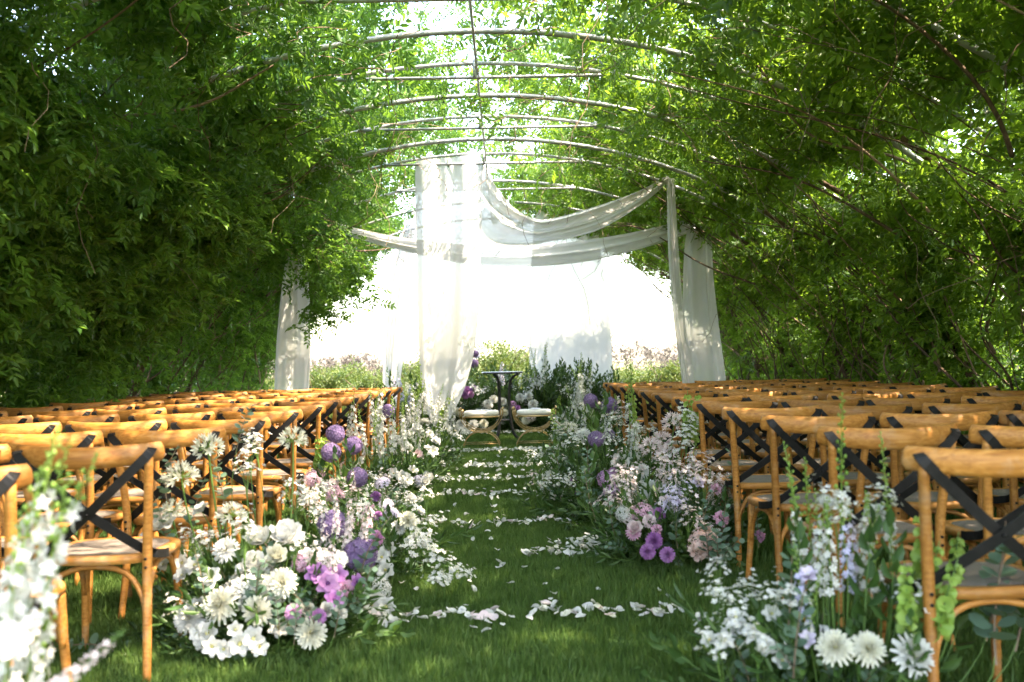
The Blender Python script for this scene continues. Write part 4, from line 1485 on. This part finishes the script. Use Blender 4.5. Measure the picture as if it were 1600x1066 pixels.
# ---- left second arrangement
arrangement('low purple, pink and white arrangement with tall alliums behind the big left one', 585, 905, 5.6, .42, .75, .45, [
    ('allium', 558, 746, 5.9, .95), ('allium', 552, 696, 6.0, .95), ('allium', 517, 707, 5.95, .95), ('allium', 524, 678, 6.2, .92), ('allium', 540, 812, 5.6, .6),
    ('bells', 500, 745, 6.3, .9), ('bells', 512, 735, 6.5, .8), ('hyd_pink', 489, 749, 6.2, .8), ('carn_pink', 499, 738, 6.3, 1.1), ('hyd_pink', 526, 774, 5.9, 1.05), ('hyd_blush', 515, 762, 5.95, .9),
    ('mum_purple', 587, 775, 6.0, .85), ('mum_mauve', 589, 840, 5.2, 1.05), ('mum_purple', 591, 806, 5.7, .85), ('carn_pink', 574, 806, 5.7, .9), ('hyd_pink', 570, 820, 5.5, .7), ('carn_pink', 578, 795, 5.75, .7),
    ('hyd_lilac', 598, 756, 6.1, .8), ('hyd_lilac', 611, 805, 5.7, .7), ('hyd_lilac', 603, 790, 5.8, .7), ('dahlia_white', 641, 781, 5.9, .9), ('dahlia_cream', 637, 813, 5.5, 1.0), ('dahlia_white', 622, 825, 5.5, .8),
    ('cup_white', 596, 871, 5.1, 1.1), ('cup_white', 602, 891, 5.0, 1.1), ('cup_white', 607, 858, 5.15, 1.0), ('hyd_white', 593, 921, 4.75, .9), ('cup_white', 580, 945, 4.6, 1.1), ('cup_white', 603, 949, 4.6, 1.1),
    ('peony_white', 590, 938, 4.65, .8), ('fill_white', 659, 862, 5.3, 1.2), ('fill_white', 641, 888, 5.0, 1.2), ('fill_white', 665, 885, 5.1, 1.1), ('fill_white', 694, 935, 4.85, 1.2), ('fill_white', 715, 940, 4.85, 1.0), ('fill_white', 680, 945, 4.75, 1.0),
    ('stock_blush', 548, 840, 5.3, .8), ('stock_blush', 565, 850, 5.2, .8), ('stock_blush', 536, 770, 6.0, .8), ('stock_blush', 553, 782, 5.8, .7), ('fill_blush', 560, 838, 5.3, 1), ('fill_blush', 545, 800, 5.6, 1),
    ('fill_white', 505, 800, 5.4, 1.1), ('fill_white', 490, 815, 5.2, 1.1), ('cup_white', 655, 800, 5.8, .9), ('cup_white', 648, 815, 5.7, .8), ('leafy', 545, 795, 5.7, 1.2), ('leafy', 508, 785, 5.9, 1.2), ('leafy', 555, 775, 5.9, 1.2)],
    [('fill_white', 3, .9, (.08, .35)), ('leafy', 2, .9, (.03, .2)), ('fill_blush', 2, .9, (.15, .4)), ('euca', 1, 1, (.05, .25)), ('cup_white', 1, .8, (.1, .3))], 42, 240, ((560, 830, 6.6),))

# ---- left third arrangement, white stock
arrangement('white stock spikes and roses with one allium at the far left aisle edge', 612, 750, 9.0, .42, 1.0, .55, [
    ('allium', 606, 642, 9.2, 1.0), ('stock_white', 556, 690, 8.2, 1.0), ('stock_white', 571, 700, 8.2, .8), ('stock_white', 613, 708, 8.6, 1.15), ('stock_white', 598, 715, 8.4, .9), ('stock_white', 632, 705, 9.2, 1.0), ('stock_white', 545, 690, 8.4, .8),
    ('bud_spike', 660, 640, 11.2, 1.6), ('bud_spike', 650, 650, 11, 1.2), ('bud_spike', 676, 655, 11.6, 1.0), ('bells', 690, 660, 12, 1.1), ('bells', 686, 680, 12, 1.1), ('bells', 695, 690, 12.2, .9),
    ('peony_white', 650, 672, 10, 1.1), ('peony_blush', 650, 714, 9.4, 1.25), ('cup_white', 676, 706, 9.8, 1.4), ('cup_white', 680, 690, 10.2, 1.3), ('peony_white', 700, 678, 12, .85), ('peony_white', 702, 690, 12.1, .85), ('peony_white', 690, 712, 11.2, .8),
    ('cup_white', 628, 744, 8.6, 1.3), ('cup_white', 636, 750, 8.6, 1.2), ('hyd_lilac', 655, 752, 8.6, .8), ('hyd_white', 668, 745, 8.9, .8), ('hyd_white', 636, 700, 9.4, .9), ('peony_white', 620, 690, 9.6, 1.0), ('dahlia_white', 664, 660, 10.8, 1.1),
    ('cup_white', 615, 740, 8.5, 1.2), ('cup_white', 645, 735, 8.9, 1.2), ('euca', 590, 690, 9.2, 1.2), ('bud_spike', 585, 700, 8.6, .9)],
    [('fill_white', 4, 1.1, (.15, .6)), ('stock_white', 2, .9, (.3, .6)), ('cup_white', 3, 1.1, (.1, .5)), ('peony_white', 1, .9, (.1, .4)), ('leafy', 2, 1.0, (.05, .3))], 90, 420, ((645, 722, 10.3), (672, 705, 11.6)))

# ---- right front arrangement
arrangement('blue and white delphinium arrangement with three white dahlias at the right front', 1310, 1060, 3.12, .36, .30, .5, [
    ('bud_spike', 1316, 800, 3.15, .95), ('delph_blue', 1325, 925, 3.12, .7), ('stock_white', 1300, 930, 3.1, .7), ('bud_spike', 1375, 940, 3.1, .75), ('delph_blue', 1262, 985, 3.05, .6), ('delph_lilac', 1335, 900, 3.2, .6), ('stock_white', 1352, 925, 3.15, .7),
    ('stock_white', 1285, 915, 3.2, .7), ('bud_spike', 1252, 870, 3.2, .85), ('bud_spike', 1390, 850, 3.2, .8), ('bud_spike', 1270, 880, 3.25, .75), ('bud_spike', 1400, 880, 3.15, .6),
    ('fill_white', 1292, 830, 3.15, .9), ('fill_white', 1366, 830, 3.2, .9), ('fill_white', 1310, 860, 3.15, .9), ('cup_white', 1293, 788, 3.15, .75), ('cup_white', 1368, 800, 3.2, .8), ('cup_white', 1375, 815, 3.2, .7), ('hyd_white', 1366, 803, 3.22, .5), ('hyd_white', 1290, 785, 3.2, .45),
    ('stock_white', 1276, 930, 3.15, .7), ('stock_white', 1255, 900, 3.2, .7), ('stock_white', 1345, 900, 3.2, .65), ('cup_lilac', 1385, 930, 3.1, .9), ('cup_lilac', 1262, 900, 3.05, .8), ('cup_lilac', 1395, 935, 3.1, .8), ('cup_lilac', 1262, 1000, 3.0, .7),
    ('dahlia_cream', 1305, 1012, 2.95, .98), ('dahlia_cream', 1357, 1014, 2.95, .95), ('dahlia_white', 1427, 1024, 2.9, 1.1),
    ('bells', 1450, 935, 3.05, .85), ('bells', 1490, 945, 3.1, .7), ('bells', 1419, 990, 2.95, .75), ('bells', 1462, 1000, 2.95, .8), ('bells', 1440, 960, 3.0, .8),
    ('fill_white', 1153, 1010, 3.15, 1.0), ('fill_white', 1128, 980, 3.2, .9), ('fill_white', 1206, 985, 3.1, .9), ('fill_white', 1232, 980, 3.1, .9), ('fill_white', 1184, 1050, 3.0, .8), ('fill_white', 1124, 1050, 3.05, .9),
    ('cup_white', 1153, 980, 3.15, .8), ('cup_white', 1178, 990, 3.1, .8), ('cup_white', 1150, 965, 3.15, .7), ('cup_white', 1195, 1010, 3.05, .7), ('cup_white', 1206, 960, 3.1, .7), ('cup_white', 1138, 995, 3.15, .7), ('cup_white', 1222, 1032, 3.0, .7),
    ('euca', 1230, 1000, 3.05, 1.2), ('euca', 1240, 1055, 2.95, 1.2), ('euca', 1555, 1020, 3.0, 1.6), ('euca', 1545, 985, 3.1, 1.5), ('euca', 1590, 1000, 3.1, 1.5), ('leafy', 1350, 990, 3.05, 1.2), ('leafy', 1250, 975, 3.1, 1.2), ('leafy', 1390, 985, 3.05, 1.2)],
    [('leafy', 2, .8, (.05, .2)), ('fill_white', 3, .8, (.1, .4)), ('bud_spike', 2, .5, (.2, .4)), ('cup_white', 2, .7, (.1, .3))], 16, 110, ((1190, 1062, 3.2),))

# ---- right middle arrangement
arrangement('pink, peach and purple arrangement beside the right aisle-end chair legs', 1052, 872, 5.75, .42, .42, .55, [
    ('hyd_pink', 1004, 803, 5.55, .95), ('peony_blush', 994, 826, 5.4, .85), ('dahlia_pink', 990, 832, 5.4, .7), ('hyd_white', 974, 803, 5.6, .7), ('mum_purple', 1031, 803, 5.5, 1.0), ('cup_lilac', 1048, 793, 5.5, 1.3), ('cup_blush', 1040, 786, 5.55, 1.1),
    ('mum_purple', 1022, 845, 5.3, 1.15), ('mum_purple', 1012, 862, 5.25, 1.1), ('mum_purple', 1043, 867, 5.2, 1.1), ('carn_pink', 1026, 828, 5.4, .8), ('hyd_peach', 1099, 848, 5.3, 1.2), ('carn_peach', 1090, 862, 5.25, 1.2), ('carn_peach', 1107, 838, 5.3, 1.2),
    ('fill_blush', 1082, 760, 5.7, 1.3), ('fill_lilac', 1056, 828, 5.4, 1.3), ('fill_blush', 1076, 842, 5.4, 1.2), ('fill_blush', 1100, 785, 5.6, 1.3), ('fill_lilac', 1066, 800, 5.5, 1.2), ('fill_lilac', 1050, 812, 5.45, 1.1), ('fill_blush', 1070, 785, 5.6, 1.3),
    ('carn_pink', 1127, 811, 5.4, 1.1), ('carn_mauve', 1186, 838, 5.3, .8), ('carn_pink', 1118, 765, 5.6, .9), ('cup_lilac', 1091, 755, 5.6, .9), ('carn_blush', 1015, 815, 5.45, 1.0), ('hyd_blush', 985, 806, 5.6, .8),
    ('euca', 1108, 870, 5.2, 1.1), ('euca', 1125, 862, 5.2, 1.1), ('euca', 1120, 880, 5.15, 1), ('euca', 1140, 770, 5.6, 1.1), ('euca', 1185, 850, 5.3, .9), ('euca', 930, 810, 5.9, 1.2), ('leafy', 920, 800, 6.2, 1.3)],
    [('fill_blush', 4, 1.1, (.1, .4)), ('leafy', 3, .9, (.03, .2)), ('euca', 2, 1, (.05, .25)), ('stock_blush', 1, .8, (.2, .35))], 44, 280)

# ---- right upper arrangement
arrangement('mauve and white arrangement with pink agapanthus and alliums, further along the right aisle', 985, 782, 7.3, .62, .85, .62, [
    ('agap_pink', 1053, 664, 6.7, 1.25), ('agap_pink', 1017, 702, 6.7, 1.15), ('agap_pink', 1043, 714, 6.6, 1.2), ('agap_pink', 1035, 690, 6.8, 1.0), ('fill_white', 1066, 690, 6.6, 1.5), ('fill_white', 1072, 712, 6.5, 1.4), ('bells', 1079, 690, 6.6, 1.2), ('bells', 1088, 672, 6.7, .9), ('bud_spike', 1080, 720, 6.5, .9),
    ('stock_blush', 1040, 780, 6.4, 1.0), ('stock_blush', 1052, 785, 6.4, 1.0), ('stock_blush', 1030, 785, 6.5, .9), ('fill_blush', 1045, 760, 6.4, 1.4), ('fill_white', 1062, 730, 6.5, 1.3),
    ('peony_white', 969, 727, 7.0, 1.35), ('dahlia_white', 990, 750, 6.8, 1.15), ('dahlia_white', 1016, 765, 6.6, 1.2), ('dahlia_white', 1003, 737, 6.9, 1.0), ('hyd_white', 985, 760, 6.8, .9), ('hyd_mauve', 948, 750, 7.0, 1.05), ('hyd_mauve', 955, 768, 6.9, .9), ('mum_purple', 920, 733, 7.3, .95), ('mum_mauve', 958, 736, 7.0, .8),
    ('allium', 931, 686, 7.4, 1.0), ('allium', 952, 633, 7.8, 1.0), ('allium', 923, 626, 8.2, .95), ('allium', 951, 679, 7.7, .8), ('agap_white', 889, 673, 8.4, 1.25), ('cup_white', 912, 680, 8.0, 1.6), ('hyd_white', 915, 684, 7.9, .8),
    ('peony_white', 879, 702, 8.3, 1.0), ('peony_white', 880, 731, 8.1, .9), ('peony_white', 893, 737, 7.9, 1.0), ('hyd_white', 854, 762, 8.1, .85), ('cup_white', 862, 748, 8.2, 1.2), ('cup_white', 885, 718, 8.2, 1.1), ('cup_blush', 875, 772, 7.8, 1.2), ('cup_white', 868, 772, 7.8, 1.2), ('carn_blush', 882, 775, 7.7, .9),
    ('stock_white', 941, 690, 7.7, .95), ('stock_white', 948, 695, 7.6, .8), ('cup_purple', 897, 754, 7.6, 1.0), ('cup_purple', 900, 765, 7.5, .9), ('bud_spike', 990, 700, 7.5, 1.55), ('bud_spike', 984, 655, 7.6, 1.2), ('bud_spike', 996, 690, 7.4, 1.1), ('stock_white', 992, 720, 7.3, 1.0),
    ('fill_white', 965, 690, 7.6, 1.4), ('fill_blush', 970, 670, 7.8, 1.3), ('fill_white', 980, 715, 7.3, 1.3), ('euca', 925, 760, 7.4, 1.4), ('euca', 898, 705, 8, 1.4), ('leafy', 930, 712, 7.6, 1.5), ('leafy', 945, 720, 7.4, 1.5), ('euca', 920, 780, 7.2, 1.2)],
    [('leafy', 4, 1.0, (.05, .35)), ('fill_white', 4, 1.1, (.1, .55)), ('euca', 2, 1.2, (.05, .4)), ('fill_blush', 1, 1, (.1, .5)), ('cup_white', 1, 1, (.1, .4))], 64, 620, ((940, 770, 7.9),))

# ---- right far arrangement by the altar's right stool
arrangement('white spikes and dark greenery at the end of the right aisle side', 925, 700, 11.6, .45, .7, .8, [
    ('stock_white', 910, 650, 11.8, 1.6), ('stock_white', 920, 655, 11.6, 1.5), ('bells', 868, 672, 12.4, .9), ('stock_white', 902, 660, 11.9, 1.2), ('dahlia_white', 878, 655, 12.5, 1.2), ('dahlia_white', 897, 654, 12.3, 1.2)],
    [('leafy', 5, 1.2, (.1, .4)), ('fill_white', 3, 1.2, (.1, .5)), ('stock_white', 1, 1.1, (.1, .35)), ('cup_white', 1, 1.2, (.1, .4))], 40, 260)

# ---- altar installation
arrangement('wide bank of dark greenery and white blooms behind the table, left half', 745, 668, 16.9, .95, .5, 1.15, [
    ('dahlia_white', 762, 632, 16.3, 1.5), ('dahlia_white', 771, 624, 16.4, 1.35), ('dahlia_white', 785, 628, 16.3, 1.4), ('dahlia_white', 720, 664, 16.2, 1.6), ('dahlia_white', 739, 664, 16.2, 1.6), ('dahlia_cream', 756, 662, 16.2, 1.4), ('dahlia_cream', 788, 645, 16.2, 1.25), ('dahlia_white', 727, 676, 16.1, 1.5), ('dahlia_cream', 715, 643, 16.4, 1.2),
    ('allium', 742, 553, 16.9, 1.1), ('allium', 741, 568, 16.8, 1.25), ('mum_purple', 730, 610, 16.4, 1.9), ('mum_purple', 740, 607, 16.4, 1.6), ('mum_purple', 727, 618, 16.4, 1.6), ('mum_mauve', 736, 616, 16.3, 1.6), ('delph_lilac', 779, 598, 16.2, 1.3), ('delph_lilac', 786, 602, 16.2, 1.1), ('delph_blue', 745, 560, 17.1, 1.1),
    ('fill_white', 743, 622, 16.3, 1.6), ('fill_white', 748, 628, 16.3, 1.6), ('stock_white', 700, 640, 16.6, 1.4), ('stock_white', 665, 640, 16.6, 1.5), ('bud_spike', 655, 630, 16.7, 1.5), ('delph_blue', 630, 625, 16.4, 1.3), ('delph_lilac', 622, 630, 16.4, 1.3), ('delph_blue', 640, 635, 16.4, 1.2), ('peony_white', 690, 650, 16.4, 1.5)],
    [('leafy', 8, 1.6, (.15, .72)), ('fill_white', 6, 1.6, (.2, .75)), ('dahlia_white', 2, 1.4, (.1, .45)), ('stock_white', 1, 1.3, (.2, .45))], 100, 1500, ((790, 668, 17.0), (670, 668, 16.8)), .78)
arrangement('wide bank of dark greenery with white spikes behind the table, right half', 880, 668, 16.9, .85, .5, 1.1, [
    ('dahlia_white', 812, 621, 16.3, 1.35), ('dahlia_white', 826, 619, 16.3, 1.35), ('dahlia_white', 833, 632, 16.2, 1.5), ('dahlia_cream', 822, 657, 16.1, 1.35), ('dahlia_white', 878, 654, 16.1, 1.6), ('dahlia_white', 897, 654, 16.1, 1.6), ('hyd_mauve', 801, 632, 16.2, .9), ('mum_purple', 809, 637, 16.1, 1.2), ('hyd_blush', 830, 652, 16.1, 1.2),
    ('stock_white', 846, 603, 16.6, 1.7), ('stock_white', 851, 600, 16.7, 1.6), ('bud_spike', 830, 605, 16.7, 1.6), ('bud_spike', 841, 603, 16.8, 1.6), ('bud_spike', 836, 610, 16.6, 1.4), ('stock_white', 905, 635, 16.3, 1.7), ('stock_white', 917, 636, 16.3, 1.6), ('stock_white', 897, 640, 16.2, 1.5), ('bud_spike', 903, 612, 16.6, 1.6),
    ('leafy', 872, 599, 16.8, 1.25), ('leafy', 878, 594, 16.6, 1.33), ('leafy', 871, 607, 16.8, 1.33), ('leafy', 875, 600, 16.9, 1.06), ('leafy', 859, 609, 16.9, 1.27), ('leafy', 858, 602, 16.9, 1.24), ('leafy', 865, 614, 16.8, 1.29), ('leafy', 867, 614, 16.9, 1.37), ('leafy', 907, 596, 17.0, 1.35), ('leafy', 920, 591, 16.7, 1.09), ('leafy', 920, 598, 16.7, 1.20), ('leafy', 913, 595, 16.7, 1.23), ('leafy', 916, 603, 17.0, 1.34), ('leafy', 920, 607, 16.9, 1.07), ('leafy', 934, 606, 16.8, 1.29), ('leafy', 916, 596, 16.9, 1.23), ('leafy', 944, 611, 17.0, 1.04), ('leafy', 946, 611, 16.8, 1.06), ('leafy', 942, 612, 16.6, 1.25), ('leafy', 953, 600, 16.9, 1.13), ('leafy', 892, 599, 17.0, 1.12), ('leafy', 872, 593, 16.8, 1.01), ('leafy', 883, 600, 16.7, 1.02), ('leafy', 886, 604, 16.7, 1.38), ('leafy', 908, 604, 16.8, 1.26), ('leafy', 902, 606, 16.8, 1.25), ('leafy', 910, 604, 16.9, 1.10), ('leafy', 902, 602, 17.0, 1.21), ('bells', 870, 645, 16.2, 1.0)],
    [('leafy', 8, 1.6, (.15, .62)), ('fill_white', 6, 1.6, (.2, .7)), ('dahlia_white', 2, 1.4, (.1, .45)), ('stock_white', 1, 1.3, (.2, .45))], 95, 1500, ((835, 668, 17.0), (925, 668, 17.0)), .78)


# lone eucalyptus twig lying under the first left chair
q = at(165, 1000, 4.05)
tw = link('eucalyptus_twig', m_euca(77, .2).mesh('eucalyptus_twig', [M_EUCA, M_BARK_PALE]), None, (q.x, q.y, .05))
tw.rotation_euler = (R(70), R(10), R(-70))
tag(tw, 'small eucalyptus twig lying on the grass under the front left chair', 'twig')


# ------------------------------------------------------------------ petals strewn in lines over the aisle
def petal_mesh(seed):
    q = random.Random(seed)
    r = .030
    vs, fs = [], []
    n = 4
    cu, cv = q.uniform(8, 22), q.uniform(-12, 12)
    for j in range(n + 1):
        for i in range(n + 1):
            u, v = i / n * 2 - 1, j / n * 2 - 1
            k = math.sqrt(max(0, 1 - .5 * v * v)); l = math.sqrt(max(0, 1 - .5 * u * u))
            x, y = u * k * r * (.78 + .15 * v), v * l * r
            vs.append((x, y, cu * x * x + cv * y * y * .6 + .004 * math.sin(x * 180 + seed)))
    for j in range(n):
        for i in range(n):
            fs.append((j * 5 + i, j * 5 + i + 1, (j + 1) * 5 + i + 1, (j + 1) * 5 + i))
    return MB().add(vs, fs)


PETALS = [petal_mesh(k) for k in range(5)]
PETAL_ME = [PETALS[k % 5].mesh('fallen_petal', P[('white', 'white', 'blush', 'cream', 'white')[k]]) for k in range(5)]
prng = random.Random(21)
#  (row phrase, [(px0, px1, py)], petals, size)
LINES = [('nearest petal row', [(540, 662, 978), (676, 782, 972), (828, 905, 966), (916, 968, 968), (985, 1066, 969)], 98, 1.05),
         ('second petal row', [(818, 905, 871), (905, 1005, 868), (900, 960, 858)], 82, 1.0),
         ('third petal row', [(640, 700, 822), (705, 745, 828), (765, 830, 824), (835, 895, 822)], 62, 1.0),
         ('fourth petal row', [(685, 740, 776), (720, 785, 778), (785, 860, 776)], 58, .95)]
PLACE = {3: ('left', 'middle', 'right'), 4: ('left', 'second', 'third', 'right'), 5: ('leftmost', 'second', 'middle', 'fourth', 'rightmost')}
HUE = ('white', 'soft white', 'pinkish', 'creamy', 'curled white')
for lab, segs, n, sz in LINES:
    tot = sum(b - a for a, b, _ in segs)
    for si, (a, b, py) in enumerate(segs):
        m = round(n * (b - a) / tot)
        for k in range(m):
            px = a + (b - a) * (k + prng.uniform(-.6, 1.6)) / m
            h = 567 - .021 * (px - 790)
            d = CAM_H * F / (py - h)
            d += prng.gauss(0, .03) + (.06 * math.sin(px * .09))
            p = at(px, py, d)
            w = prng.randrange(5)
            o = bpy.data.objects.new('fallen_petal', PETAL_ME[w])
            COL.objects.link(o)
            o.location = (p.x, p.y, prng.uniform(.035, .058))
            o.rotation_euler = (prng.gauss(0, .4), prng.gauss(0, .4), prng.uniform(0, 6.28))
            s = sz * prng.uniform(.45, .95)
            o.scale = (s, s, s)
            tag(o, f'{HUE[w]} petal on the grass in the {PLACE[len(segs)][si]} clump of the {lab}', 'petal', f'{HUE[w]} petals, {PLACE[len(segs)][si]} clump, {lab}')


def petal_litter():
    pos = []
    for segs, dens in (([(600, 870, 753, 9.7)], 150), ([(725, 870, 731, 10.9)], 110), ([(690, 870, 708, 12.8)], 190), ([(690, 860, 673, 16.0)], 140)):
        for a, b, py, d in segs:
            for k in range(dens):
                px = prng.uniform(a, b)
                p = at(px, py, d)
                pos.append((p.x, d + prng.gauss(0, .09), prng.uniform(.035, .07)))
    for k in range(170):      # strays
        d = prng.uniform(4.2, 12.5)
        pos.append((prng.uniform(-.75, .8), d, prng.uniform(.035, .05)))
    for k in range(150):      # a crescent at the right arrangement's foot
        pos.append((at(935 + prng.gauss(0, 25), 845, 6.2).x, 6.1 + prng.gauss(0, .12), prng.uniform(.03, .06)))
    n = len(pos)
    scatter('petal_litter', PETALS, [P['white'], P['blush']], np.array(pos), np.stack([rng.normal(0, .5, n), rng.normal(0, .5, n), rng.uniform(0, 6.28, n)], 1), rng.uniform(.4, .85, n), rng.integers(0, 5, n))


petal_litter()
